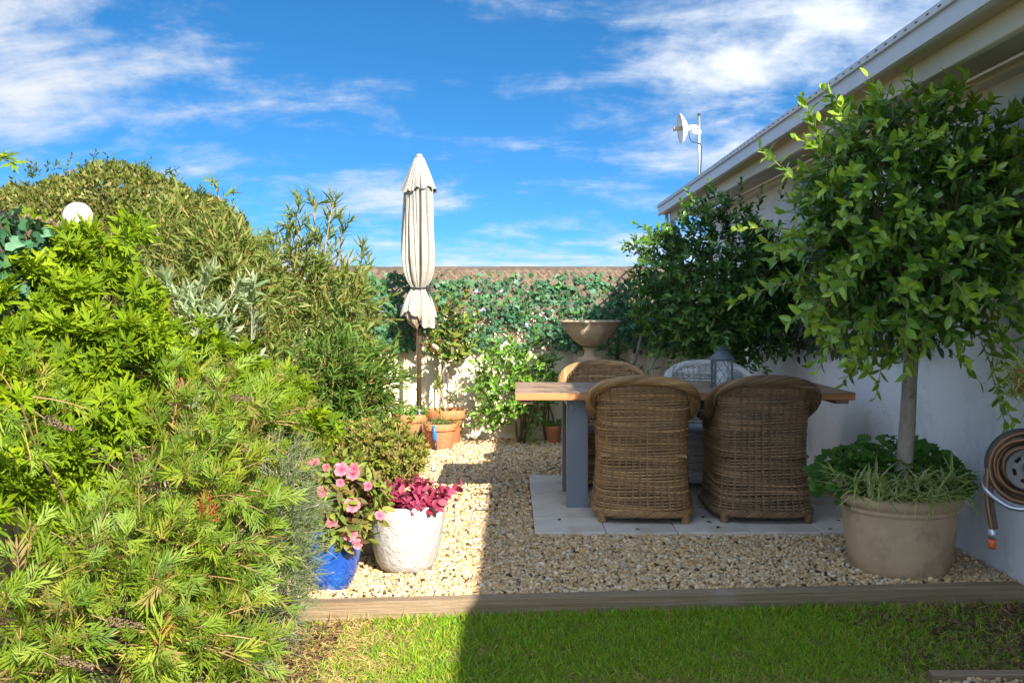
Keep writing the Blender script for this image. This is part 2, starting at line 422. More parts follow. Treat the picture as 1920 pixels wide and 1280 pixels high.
def rosette(seed, n=7, w=.34, up=.5):
    r = np.random.default_rng(seed); Vs, Fs, k = [], [], 0
    lv, lf = leaf_oval(w, .25, -.25)
    for i in range(n):
        az = 2.4 * i + r.uniform(-.2, .2); el = R(20 + 55 * i / n) 
        V = lv * (1 - .35 * i / n)
        x, y, z = V[:, 0], V[:, 1], V[:, 2]
        y2 = y * math.cos(el) - z * math.sin(el); z2 = y * math.sin(el) + z * math.cos(el)
        # rosette opens along +Y
        Vr = np.stack([x * math.cos(az) - y2 * math.sin(az), z2, x * math.sin(az) + y2 * math.cos(az)], 1)
        Vs.append(Vr); Fs.append(lf + k); k += len(V)
    return np.concatenate(Vs), np.concatenate(Fs)
def flower5(seed, n=5, ruffle=.06):
    """open five-petalled flower facing +Z around the origin, radius about 0.5"""
    r = np.random.default_rng(seed); Vs, Fs, k = [], [], 0
    for i in range(n):
        a0 = 2 * np.pi * i / n + r.uniform(-.1, .1)
        an = np.linspace(-.72, .72, 7); rad = .52 * (1 - .28 * (an / .72) ** 4) * np.array([1, .98, 1, .93, 1, .98, 1]) * r.uniform(.9, 1.08)
        V = np.stack([np.cos(a0 + an) * rad, np.sin(a0 + an) * rad, .05 + .05 * np.cos(an * 4) + .02 * (i % 2) + r.uniform(-ruffle, ruffle, 7)], 1)
        V = np.concatenate([[[0, 0, 0]], V]); Vs.append(V)
        Fs.append(np.array([(0, j, j + 1) for j in range(1, 7)]) + k); k += len(V)
    return np.concatenate(Vs), np.concatenate(Fs)

def place(proto, P, A, Nn, Sc):
    pv, pf = proto
    Y = norm(A); X = norm(np.cross(Y, Nn)); Z = np.cross(X, Y)
    Sc = np.asarray(Sc)
    if Sc.ndim == 1: Sc = Sc[:, None]
    V = P[:, None] + Sc[:, None] * (pv[None, :, 0:1] * X[:, None] + pv[None, :, 1:2] * Y[:, None] + pv[None, :, 2:3] * Z[:, None])
    F = pf[None] + (np.arange(len(P)) * len(pv))[:, None, None]
    return V.reshape(-1, 3), F.reshape(-1, 3)

def rand_dirs(r, n):
    return norm(r.normal(size=(n, 3)))

def grow(r, base, dirs, length, nleaf, lsize, spread=55, droop=.15, jit=.25, t0=.12, up=.25, taper=.25):
    """leaves set spirally along curved shoots -> positions, axes, normals, sizes, t"""
    n = len(base); base = np.asarray(base); dirs = norm(np.asarray(dirs))
    length = np.broadcast_to(length, (n,)); nl = int(nleaf)
    t = t0 + (1 - t0) * (np.arange(nl) + .5) / nl
    T = np.tile(t, (n, 1)) + r.uniform(-.3, .3, (n, nl)) / nl
    ref = np.where(np.abs(dirs[:, 2:3]) < .9, np.array([[0, 0, 1.0]]), np.array([[1.0, 0, 0]]))
    U = norm(np.cross(dirs, ref)); W = np.cross(dirs, U)
    az = np.arange(nl)[None] * 2.4 + r.uniform(0, 6.28, (n, 1)) + r.uniform(-.3, .3, (n, nl))
    sp = R(spread) * (1 - .45 * T) + r.normal(0, .12, (n, nl))
    side = np.cos(az)[..., None] * U[:, None] + np.sin(az)[..., None] * W[:, None]
    tan = norm(dirs[:, None] + np.array([0, 0, -2 * droop]) * T[..., None])
    P = base[:, None] + dirs[:, None] * (length[:, None] * T)[..., None] + np.array([0, 0, -1.0]) * (droop * length[:, None] * T ** 2)[..., None]
    A = norm(tan * np.cos(sp)[..., None] + side * np.sin(sp)[..., None] + r.normal(0, jit * .5, (n, nl, 3)))
    Nn = norm(tan * np.sin(sp)[..., None] - side * np.cos(sp)[..., None] + np.array([0, 0, up]) + r.normal(0, jit, (n, nl, 3)))
    Sz = r.uniform(lsize[0], lsize[1], (n, nl)) * (1 - taper * np.abs(T - .45) * 1.6)
    return P.reshape(-1, 3), A.reshape(-1, 3), Nn.reshape(-1, 3), Sz.ravel(), T.ravel()

def shoot_stems(g, r, base, dirs, length, droop, rad, tint, pts=4, sides=3):
    n = len(base); dirs = norm(np.asarray(dirs)); length = np.broadcast_to(length, (n,))
    tt = np.linspace(0, 1, pts)
    for i in range(n):
        P = base[i] + dirs[i] * (length[i] * tt)[:, None] + np.array([0, 0, -1.0]) * (droop * length[i] * tt ** 2)[:, None]
        V, F = tube(P, rad * (1 - .6 * tt), sides, False)
        g.add(V, F, np.asarray(tint) * r.uniform(.8, 1.2))

def limb(r, a, b, sag=.1, n=7):
    """a slightly crooked path from a to b"""
    a, b = np.asarray(a, float), np.asarray(b, float); t = np.linspace(0, 1, n)
    L = np.linalg.norm(b - a)
    P = a + (b - a) * t[:, None]
    w = np.sin(np.pi * t)[:, None] * r.normal(0, .05 * L, 3) + np.sin(2 * np.pi * t)[:, None] * r.normal(0, .03 * L, 3) + r.normal(0, .006 * L, (n, 3)) * np.sin(np.pi * t)[:, None]
    return P + w + np.array([0, 0, sag * L]) * np.sin(np.pi * t)[:, None]

def tints(r, n, cols, t=None, tip=None, var=.18):
    cols = np.asarray(cols); c = cols[r.integers(0, len(cols), n)] * r.uniform(1 - var, 1 + var, (n, 1))
    if tip is not None and t is not None:
        w = np.clip((t - .6) / .4, 0, 1)[:, None] * r.uniform(.2, 1, (n, 1)); c = c * (1 - w) + np.asarray(tip) * w
    return np.clip(c, 0, 1)

_leafcache = {}
def leaves(root, r, protos, P, A, Nn, Sz, T, mat, name='leaf', mass='foliage', n_parts=300, min_px=9.0, cell=11.0):
    """the leaves that show largest become objects of their own, the rest one mass"""
    o = np.array(root.location)
    k = r.integers(0, len(protos), len(P))
    pick = np.zeros(len(P), bool)
    if n_parts:
        d = P[:, 1]; ctr = P + A * (Sz * .5)[:, None]
        sx = CX + ctr[:, 0] / np.maximum(ctr[:, 1], .1) * F_PX; sy = HY - (ctr[:, 2] - H) / np.maximum(ctr[:, 1], .1) * F_PX
        pxs = Sz / np.maximum(d, .1) * F_PX
        ok = (sx > 5) & (sx < 1915) & (sy > 5) & (sy < 1275) & (pxs > min_px) & (d > .5)
        face = np.abs(np.einsum('ij,ij->i', norm(Nn), norm(ctr - CAM)))
        idx = np.nonzero(ok)[0]
        idx = idx[np.argsort(d[idx])]
        seen = {}
        cl = np.maximum(cell, pxs * .45)
        for i in idx:
            key = (int(sx[i] / 14), int(sy[i] / 14))
            hit = False
            rr = int(max(0, round(pxs[i] * .35 / 14)))
            for ax in range(-rr, rr + 1):
                for ay in range(-rr, rr + 1):
                    if (key[0] + ax, key[1] + ay) in seen: hit = True
            if not hit:
                pick[i] = True
            for ax in range(-rr, rr + 1):
                for ay in range(-rr, rr + 1): seen[(key[0] + ax, key[1] + ay)] = 1
        cand = np.nonzero(pick)[0]
        score = pxs[cand] * (.35 + face[cand])
        keep = cand[np.argsort(-score)[:n_parts]]
        pick[:] = False; pick[keep] = True
    g = G()
    for j, pr in enumerate(protos):
        s = (k == j) & ~pick
        if s.any():
            V, F = place(pr, P[s], A[s], Nn[s], Sz[s]); g.add(V, F, np.repeat(T[s], len(pr[0]), 0))
    if g.n:
        tag(g.build(mass, mat, root, o), kind='stuff')
    q = np.round(T[pick] * 24) / 24
    Y = norm(A[pick]); X = norm(np.cross(Y, Nn[pick])); Z = np.cross(X, Y)
    for i, j in enumerate(np.nonzero(pick)[0]):
        key = (id(protos), int(k[j]), tuple(np.round(q[i], 3)), mat.name)
        if key not in _leafcache:
            gg = G(); gg.add(*protos[k[j]], tuple(np.clip(q[i], .004, 1))); _leafcache[key] = (gg.mesh(name, mat), protos)
        ob = bpy.data.objects.new(name, _leafcache[key][0]); C.objects.link(ob); ob.parent = root
        s = Sz[j]
        m4 = np.eye(4); m4[:3, 0] = X[i] * s; m4[:3, 1] = Y[i] * s; m4[:3, 2] = Z[i] * s; m4[:3, 3] = P[j] - o
        ob.matrix_basis = Matrix(m4.tolist())
    return g

def ell_shell(r, n, c, rad, lo=.75, hi=1.0, zmin=-1.0):
    """points in the outer shell of an ellipsoid, and outward directions"""
    d = rand_dirs(r, n * 3); d = d[d[:, 2] > zmin][:n]
    q = r.uniform(lo ** 3, hi ** 3, (len(d), 1)) ** (1 / 3)
    return np.asarray(c) + d * q * np.asarray(rad), norm(d / np.asarray(rad))

# ================================================================== THE SETTING
LAWN_Z = -0.075
def sheet(name, x0, x1, y0, y1, z, mat, kind='structure', nx=1, ny=1):
    g = G()
    g.add([(x0, y0, z), (x1, y0, z), (x1, y1, z), (x0, y1, z)], [(0, 1, 2, 3)])
    return tag(g.build(name, mat), kind=kind)
sheet('ground', -400, 400, -400, 900, -0.16, M['ground'])

# timber edging line: back top edge runs from (-.85,4.65) to (2.52,4.95)
E0, E1 = np.array([-1.55, 4.588]), np.array([2.50, 4.948])
edge_dir = (E1 - E0) / np.linalg.norm(E1 - E0); edge_n = np.array([edge_dir[1], -edge_dir[0]])
edge_ang = math.atan2(edge_dir[1], edge_dir[0])
def edge_y(x): return E0[1] + (x - E0[0]) * edge_dir[1] / edge_dir[0]

g = G()
g.add([(-2.2, 1.0, LAWN_Z), (2.5, 1.0, LAWN_Z), (2.5, edge_y(2.5) - .05, LAWN_Z), (-2.2, edge_y(-2.2) - .05, LAWN_Z)], [(0, 1, 2, 3)])
lawn = tag(g.build('lawn', M['lawnbase']), kind='structure')
g = G()
g.add([(-1.3, edge_y(-1.3) - .03, -.018), (2.53, edge_y(2.53) - .03, -.018), (2.53, 10.45, -.018), (-1.3, 10.45, -.018)], [(0, 1, 2, 3)])
gravel_bed = tag(g.build('gravel_bed', M['gravelbase']), kind='structure')
# planted bed on the left: lumpy soil
rs = np.random.default_rng(5)
nx, ny = 26, 90
xs, ys = np.linspace(-2.3, -1.02, nx), np.linspace(2.2, 10.4, ny)
gx, gy = np.meshgrid(xs, ys, indexing='ij')
gz = -.02 + .04 * np.sin(gx * 9 + gy * 3) * np.sin(gy * 5) + rs.normal(0, .008, gx.shape) - .06 * np.clip((gx + 1.25) / .25, 0, 1)
i, j = np.meshgrid(np.arange(nx - 1), np.arange(ny - 1), indexing='ij')
g = G(); g.add(np.stack([gx, gy, gz], -1).reshape(-1, 3), np.stack([i * ny + j, (i + 1) * ny + j, (i + 1) * ny + j + 1, i * ny + j + 1], -1).reshape(-1, 4))
tag(g.build('garden_bed', M['soil'], smooth=True), kind='structure')

# ------------------------------------------------------------------ house with its low eave on the right
WALL_X, EX, EZT, EZB = 2.53, 1.95, 2.753, 2.605
Y0, Y1 = -5.0, 13.3
house = empty('house', (WALL_X, 6, -.1), 'white rendered house with a grey metal eave running back on the right', 'house')
ho = house.location
box('wall', M['render'], WALL_X, WALL_X + .2, Y0, Y1 - .4, -.1, 2.555, house, .01, ho)
f = box('fascia', M['fascia'], EX, EX + .03, Y0, Y1, EZB, EZT, house, .004, ho)
box('fascia_lip', M['fascia'], EX - .018, EX - .001, Y0, Y1, EZT - .045, EZT - .004, house, .004, ho)
box('fascia_bead', M['fascia'], EX - .012, EX - .001, Y0, Y1, EZB + .002, EZB + .018, house, .003, ho)
sl = box('overflow_slot', M['slot'], EX - .0205, EX - .017, 0, .028, EZT - .028, EZT - .021, house, 0, ho)
for yy in np.arange(3.2, 13.1, .13):
    if yy > 3.3: sl = copy_obj(sl, house)
    sl.location = (EX - .019 - ho[0], yy - ho[1], EZT - .025 - ho[2])
box('soffit_strip', M['soffit'], EX + .03, 2.078, Y0, Y1, EZB + .012, EZB + .03, house, .002, ho)
box('eave_beam', M['beam'], 2.08, 2.13, Y0, Y1 - .15, 2.51, EZB + .03, house, .012, ho)
for k, (ya, yb) in enumerate([(Y0, 2.4), (2.404, 4.8), (4.804, 7.2), (7.204, 9.6), (9.604, 12.0), (12.004, Y1 - .2)]):
    box('soffit_panel', M['soffit'], 2.132, 2.44, ya, yb, 2.585, 2.60, house, .003, ho)
box('cornice', M['beam'], 2.442, WALL_X + .1, Y0, Y1 - .3, 2.53, 2.58, house, .015, ho)
box('post', M['fascia'], 2.07, 2.15, Y1 - .26, Y1 - .18, -.1, 2.508, house, .006, ho)
box('downpipe', M['fascia'], 2.01, 2.055, Y1 - .24, Y1 - .2, 2.36, 2.61, house, .006, ho)
g = G()
n = 60; xs = np.linspace(EX + .005, 6.5, n); zz_ = EZT - .01 + (xs - EX) * .09
for a, b_ in ((0, .02),):
    P = []
    for yy in (Y0, Y1):
        for x, z in zip(xs, zz_): P.append((x, yy, z))
        for x, z in zip(xs, zz_): P.append((x, yy, z - .02))
    q = [(i, i + 1, 2 * n + i + 1, 2 * n + i) for i in range(n - 1)] + [(n + i, n + i + 1, 3 * n + i + 1, 3 * n + i) for i in range(n - 1)]
    q += [(0, n, 3 * n, 2 * n)]
    g.add(P, q)
g.build('roof_sheet', M['roofmetal'], house, ho)
box('roof_bracket', M['lath'], 1.96, 2.03, 4.42, 4.55, EZT + .005, EZT + .16, house, .004, ho)

# ------------------------------------------------------------------ neighbour's tiled roof behind the fence
nb = empty('neighbour_house', (0, 16.5, -.16), 'low neighbouring house with brown tiled roof behind the back fence', 'house')
no = np.array(nb.location)
TW, EXPO, PITCH = .30, .345, math.atan2(2.10 - 1.27, 18.0 - 15.0)
rows, cols = 9, 34
x_left = -3.6
prof_n = 13
xp = np.linspace(0, TW, prof_n); zp = .028 * (.5 - .5 * np.cos(xp / TW * 4 * np.pi)) ** .8
V = []; 
for yv, dz in ((0, 0), (EXPO + .05, -.004)):
    for x, z in zip(xp, zp): V.append((x, yv, z + dz))
for x, z in zip(xp, zp): V.append((x, 0, z - .028))
q = [(i, i + 1, prof_n + i + 1, prof_n + i) for i in range(prof_n - 1)] + [(2 * prof_n + i, 2 * prof_n + i + 1, i + 1, i) for i in range(prof_n - 1)]
gt = G(); gt.add(V, q); tile_me = gt.mesh('tile', M['tile'])
roof = box('roof', M['tile'], x_left, x_left + cols * TW, 0, 3.12, -.03, -.012, nb, 0)
roof.location = (x_left + cols * TW / 2 - 0, 15.0 - no[1] + 1.55 * math.cos(PITCH), 1.27 - no[2] + 1.55 * math.sin(PITCH) - .04)
roof.rotation_euler = (PITCH, 0, 0)
rr_ = np.random.default_rng(3)
for a in range(rows):
    for b_ in range(cols):
        x = x_left + b_ * TW + (TW / 2 if a % 2 else 0)
        if not (-3.2 < x < 2.9): continue
        o = bpy.data.objects.new('tile', tile_me); link(o, roof)
        o.location = (x - roof.location.x, a * EXPO - 1.55 + .0, .042 + rr_.uniform(-.003, .003))
        o.rotation_euler = (R(-2.2), 0, 0)
rc = np.array([(math.cos(t) * .11, math.sin(t) * .085) for t in np.linspace(0, math.pi, 9)])
V = [(0, x, z) for x, z in rc] + [(.40, x * .93, z * .93) for x, z in rc]
gt = G(); gt.add(V, [(i, i + 1, 9 + i + 1, 9 + i) for i in range(8)]); rc_me = gt.mesh('ridge_cap', M['tile'])
for x in np.arange(-3.3, 3.2, .385):
    o = bpy.data.objects.new('ridge_cap', rc_me); link(o, nb)
    o.location = (x, 18.02 - no[1], 2.05 - no[2] + rr_.uniform(-.004, .004))
box('gutter', M['beam'], x_left, x_left + cols * TW, 14.88, 14.99, 1.12, 1.25, nb, .01, no)
box('wall', M['houseb'], x_left + .3, x_left + cols * TW - .3, 15.4, 20.5, -.16, 1.25, nb, .01, no)

# ------------------------------------------------------------------ steel fences
FY = 10.45
def fence_sheet_mesh(w, z0, z1):
    n = 4; pts = []
    for k in range(n):
        b0 = k * w / n
        pts += [(b0, 0), (b0 + w / n * .70, 0), (b0 + w / n * .76, .030), (b0 + w / n * .92, .030), (b0 + w / n * .985, 0)]
    pts.append((w, 0)); V = []
    for z in (z0, z1):
        V += [(x, y, z) for x, y in pts]
    m_ = len(pts); g = G(); g.add(V, [(i, i + 1, m_ + i + 1, m_ + i) for i in range(m_ - 1)])
    return g.mesh('sheet', M['fence'])
FH = 1.33
def steel_fence(label, name, p0, ang, n, bay=2.34):
    f = empty(name, p0, label, 'fence', rz=ang)
    w = (bay - .05) / 3
    me = fence_sheet_mesh(w - .002, .03, FH - .045)
    pm = box('post', M['fence'], -.03, .03, -.03, .05, -.1, FH + .005, f, .004)
    for k in range(n):
        if k: copy_obj(pm, f, (k * bay, .01, (FH - .095) / 2))
        else: pm.location = (0, .01, (FH - .095) / 2)
        for c_ in range(3):
            o = bpy.data.objects.new('sheet', me); link(o, f); o.location = (k * bay + .027 + c_ * w, 0, 0)
        box('top_rail', M['fence'], k * bay + .032, (k + 1) * bay - .032, -.024, .044, FH - .05, FH, f, .006)
        box('bottom_rail', M['fence'], k * bay + .032, (k + 1) * bay - .032, -.022, .042, -.02, .05, f, .006)
    return f
steel_fence('cream ribbed steel fence along the back of the gravel', 'steel_fence', (-2.28, FY, 0), 0, 2, 2.36)
steel_fence('cream ribbed steel fence behind the shrubs on the left', 'steel_fence', (-2.36, 2.9, 0), R(90), 3, 2.5)

# ------------------------------------------------------------------ gravel, edging, pavers, lawn
SLAB = (.135, 2.295, 5.98, 8.04)
rg = np.random.default_rng(11)
def stone_protos(sub):
    out = []
    for s in range(7):
        bm = bmesh.new(); bmesh.ops.create_icosphere(bm, subdivisions=sub, radius=.5)
        r = np.random.default_rng(100 + s)
        V = np.array([v.co[:] for v in bm.verts])
        F = np.array([[l.index for l in f.verts] for f in bm.faces]); bm.free()
        V *= r.uniform(.62, 1.25, (len(V), 1)); V *= np.array([1.2, .9, .72]) * r.uniform(.85, 1.15, 3)
        out.append((V, F))
    return out
SP = stone_protos(1)
def gravel(n, x0, x1, y0, y1, z, sz, cond, g):
    P = np.stack([rg.uniform(x0, x1, n), rg.uniform(y0, y1, n), np.zeros(n)], 1)
    P = P[cond(P)]; n = len(P)
    P[:, 2] = z + rg.uniform(-.008, .006, n)
    sizes = rg.uniform(sz[0], sz[1], n) * np.where(rg.random(n) < .12, 1.35, 1)
    A = norm(np.concatenate([rg.normal(size=(n, 2)), rg.normal(0, .25, (n, 1))], 1)); Nn = norm(np.array([0, 0, 1]) + rg.normal(0, .35, (n, 3)))
    pal = np.array([(.55, .385, .21), (.50, .335, .17), (.62, .47, .29), (.46, .30, .145), (.58, .40, .20), (.54, .47, .38), (.66, .54, .36), (.40, .275, .15), (.50, .30, .10)])
    c = np.clip(pal[rg.choice(len(pal), n, p=[.2, .16, .16, .1, .14, .06, .10, .05, .03])] * rg.uniform(.80, 1.3, (n, 1)), 0, .8)
    dark = rg.random(n) < .022; c[dark] = np.array([.07, .05, .035]) * rg.uniform(.7, 1.5, (dark.sum(), 1))
    k = rg.integers(0, len(SP), n)
    for j, p in enumerate(SP):
        s = k == j; V, F = place(p, P[s], A[s], Nn[s], sizes[s]); g.add(V, F, np.repeat(c[s], len(p[0]), 0))
def gcond(P):
    x, y = P[:, 0], P[:, 1]
    ins = (x > SLAB[0] - .004) & (x < SLAB[1] + .004) & (y > SLAB[2] - .004) & (y < SLAB[3] + .004)
    return (~ins) & (y > edge_y(x) + .006) & (x < 2.52) & (y < 10.43) & (x > -1.25)
g = G()
gravel(34000, -1.25, 2.52, 4.6, 6.7, .0, (.015, .030), gcond, g)
gravel(27000, -1.25, 2.52, 6.7, 10.43, .0, (.018, .034), gcond, g)
gravel_o = tag(g.build('gravel', M['stone'], gravel_bed), kind='stuff')

t = box('timber_edging', M['timber'], 0, float(np.linalg.norm(E1 - E0)), -.083, 0, -.14, .012, None, .008)
mid = (E0 + E1) / 2 + edge_n * .0415
t.location = (mid[0], mid[1], -.064); t.rotation_euler = (0, 0, edge_ang)
tag(t, 'long weathered timber sleeper between the lawn and the gravel', 'edging')
t = box('timber_edging', M['timber'], 1.62, 2.50, 3.83, 3.885, -.14, -.045, None, .006)
tag(t, 'short dark timber board at the very corner of the lawn', 'edging')
g = G()
gravel(700, 1.62, 2.5, 3.35, 3.83, LAWN_Z + .01, (.018, .034), lambda P: P[:, 0] > 1.6, g)
tag(g.build('pebbles', M['stone'], lawn), kind='stuff')

pv = empty('paving', (SLAB[0], SLAB[2], 0), 'pale square concrete pavers under the dining table', 'paving'); tag(pv, kind='structure')
nxp, nyp = 5, 5; pw, pd = (SLAB[1] - SLAB[0]) / nxp, (SLAB[3] - SLAB[2]) / nyp
p0 = box('paver', M['paver'], 0, pw - .006, 0, pd - .006, -.03, .02, pv, .003)
for a in range(nxp):
    for b_ in range(nyp):
        o = p0 if (a, b_) == (0, 0) else copy_obj(p0, pv)
        o.location = ((a + .5) * pw, (b_ + .5) * pd, -.005 + rg.uniform(-.0015, .0015)); o.rotation_euler = (rg.uniform(-.003, .003), rg.uniform(-.003, .003), 0)

# grass
rgr = np.random.default_rng(21)
n = 95000
P = np.stack([rgr.uniform(-1.25, 2.5, n), rgr.uniform(3.45, 4.95, n), np.full(n, LAWN_Z)], 1)
def lownoise(x, y, s):
    return (np.sin(x * 3.1 * s + 1.3) * np.cos(y * 4.3 * s + .4) + np.sin((x * 1.7 + y * 2.9) * s * 1.9 + 2.1) * .7 + np.sin((x * 5.1 - y * 3.7) * s * 1.3) * .5) / 2.2
ed = edge_y(P[:, 0]) - .09
ok = P[:, 1] < ed
bare = 1 / (1 + np.exp(-((P[:, 0] - 1.82) * 5 + lownoise(P[:, 0], P[:, 1], 2) * 1.2)))           # bare mulch on the right
bare2 = 1 / (1 + np.exp((P[:, 0] + .86 - .10 * lownoise(P[:, 0], P[:, 1], 3)) * 16))               # edge of the planting
ok &= rgr.random(n) > np.maximum(bare * .93, bare2)
ok &= ~((P[:, 0] > 1.6) & (P[:, 1] < 3.9))
P = P[ok]; n = len(P)
dry = np.clip(.09 + .30 * (lownoise(P[:, 0], P[:, 1], 1.7) > .42) + .75 * np.clip((-.30 - P[:, 0] + .15 * lownoise(P[:, 0], P[:, 1], 4)) * 2.6, 0, 1) + .25 * np.clip((P[:, 0] - 1.4) * 1.5, 0, 1) + .45 * np.clip((3.96 - P[:, 1]) * 6, 0, 1) * (P[:, 0] > .2), 0, .92)
isdry = rgr.random(n) < dry
A = norm(np.concatenate([rgr.normal(0, .8, (n, 2)), np.full((n, 1), 1.0)], 1)); A[isdry] = norm(A[isdry] * np.array([2.2, 2.2, .55]))
Nn = norm(np.concatenate([rgr.normal(size=(n, 2)), rgr.uniform(0, .5, (n, 1))], 1))
Ls = rgr.uniform(.018, .046, n) * np.where(P[:, 1] > edge_y(P[:, 0]) - .16, 1.35, 1.0)
col = np.where(isdry[:, None], np.array([(.42, .31, .12)]), np.array([(.20, .34, .02)])) * rgr.uniform(.65, 1.4, (n, 1)) * np.array([1, 1, 1]) 
col[~isdry] *= np.stack([rgr.uniform(.7, 1.5, (~isdry).sum()), np.ones((~isdry).sum()), rgr.uniform(.6, 1.3, (~isdry).sum())], 1)
bl = (np.array([(-.055, 0, 0), (.055, 0, 0), (-.04, .5, .03), (.04, .5, .03), (0, 1, .16)], float), np.array([(0, 1, 3), (0, 3, 2), (2, 3, 4)]))
g = G(); V, F = place(bl, P, A, Nn, Ls); g.add(V, F, np.repeat(col, 5, 0))
tag(g.build('grass', M['grass'], lawn), kind='stuff')
# bark mulch litter on the bare soil
n = 2600
P = np.stack([rgr.uniform(1.5, 2.5, n), rgr.uniform(3.9, 4.85, n), LAWN_Z + rgr.uniform(0, .012, n)], 1)
P2 = np.stack([rgr.uniform(-1.3, -.75, 1500), rgr.uniform(3.5, 4.55, 1500), LAWN_Z + rgr.uniform(.0, .02, 1500)], 1); P = np.concatenate([P, P2]); n = len(P)
P = P[P[:, 1] < edge_y(P[:, 0]) - .1]; n = len(P)
g = G(); V, F = place(leaf_oval(.35, .2, .1), P, norm(rgr.normal(size=(n, 3)) * [1, 1, .2]), norm(rgr.normal(0, .3, (n, 3)) + [0, 0, 1]), rgr.uniform(.012, .045, n))
g.add(V, F, np.repeat(np.array([(.12, .065, .035)]) * rgr.uniform(.4, 1.8, (n, 1)), 11, 0))
tag(g.build('mulch', M['stem'], lawn), kind='stuff')
# ================================================================== FURNITURE
TZ = .02
# ------------------------------------------------------------------ dining table
TX0, TX1, TY0, TY1, TT = .02, 2.27, 6.58, 7.55, .807
table = empty('dining_table', ((TX0 + TX1) / 2, (TY0 + TY1) / 2, TZ), 'long plank-topped dining table with flat grey metal legs', 'table')
to = np.array(table.location)
npl = 7; pwid = (TY1 - TY0) / npl
for k in range(npl):
    y0 = TY0 + k * pwid
    dx = rg.uniform(-.004, .004)
    box('plank', M['plankedge'] if k == 0 else M['plank'], TX0 + dx, TX1 + dx, y0, y0 + pwid - .005, TT - .05, TT - (.004 if k == 0 else 0), table, .004, to)
    if k == 0:
        box('plank', M['plank'], TX0 + dx - .001, TX1 + dx + .001, y0 - .002, y0 + pwid - .005, TT - .0035, TT + .0005, table, .0015, to)
for x in (TX0 + .03, TX1 - .12):
    box('batten', M['plank'], x, x + .09, TY0 + .04, TY1 - .04, TT - .078, TT - .051, table, .003, to)
LX = (.37, 1.78)
for x in LX:
    box('leg', M['greymetal'], x, x + .144, 6.72, 6.78, TZ, TT - .052, table, .004, to)
    box('leg', M['greymetal'], x, x + .144, 7.32, 7.38, TZ, TT - .052, table, .004, to)
    for zb in (TT - .085, TT - .10):
        for xb in (x + .03, x + .114): part('bolt', lathe([(0, .004), (.005, .004), (.006, 0)], 8), M['galv'], table, loc=(xb - to[0], 6.7195 - to[1], zb - .015 - to[2]), rot=(R(90), 0, 0))
    box('leg_rail', M['greymetal'], x + .002, x + .142, 6.781, 7.319, TT - .11, TT - .053, table, .004, to)
box('apron', M['greymetal'], LX[0] + .145, LX[1] - .001, 6.78, 6.82, TT - .135, TT - .055, table, .004, to)
box('apron', M['greymetal'], LX[0] + .145, LX[1] - .001, 7.28, 7.32, TT - .135, TT - .055, table, .004, to)

# ------------------------------------------------------------------ wicker tub chairs
def smooth_interp(x, xs, ys):
    x = np.asarray(x, float)
    fine = np.linspace(xs[0], xs[-1], 200); v = np.interp(fine, xs, ys)
    k = np.ones(21) / 21; v = np.convolve(np.pad(v, 10, 'edge'), k, 'valid')
    return np.interp(x, fine, v)
WZ, WW = [.03, .12, .30, .48, .66, .80, .92], [.318, .300, .283, .280, .290, .305, .325]
BZ, BB = [.03, .12, .30, .48, .66, .80, .92], [.315, .298, .278, .272, .290, .315, .345]
FRONT = .29
ph = np.linspace(0, np.pi / 2, 400)
ex = .50
ref = np.concatenate([np.stack([np.sin(ph) ** ex * .29, -np.cos(ph) ** ex * .28], 1), np.stack([np.full(60, .29), np.linspace(.004, FRONT, 60)], 1)])
seg = np.concatenate([[0], np.cumsum(np.linalg.norm(np.diff(ref, axis=0), axis=1))]); LEN = seg[-1]
def shell(s, z):
    """point on the tub at arc fraction s (-1 front left .. 0 back .. 1 front right) and height z"""
    s = np.asarray(s, float); z = np.broadcast_to(np.asarray(z, float), s.shape)
    a = np.abs(s) * LEN
    x = np.interp(a, seg, ref[:, 0]) / .29; y = np.interp(a, seg, ref[:, 1])
    w = smooth_interp(z, WZ, WW); bk = smooth_interp(z, BZ, BB)
    X = np.sign(s) * x * w * (1 + .05 * np.clip(y / FRONT, 0, 1)); Yv = np.where(y < 0, y / .28 * bk, y)
    return np.stack([X, Yv, z], -1)
def shell_n(s, z):
    d = shell(s + .004, z) - shell(s - .004, z)
    nrm = np.stack([d[..., 1], -d[..., 0], np.zeros(d.shape[:-1])], -1)
    return norm(nrm)
def ztop(s):
    return smooth_interp(np.abs(s), [0, .14, .27, .38, .47, .62, 1.0], [.885, .880, .855, .795, .705, .640, .600])
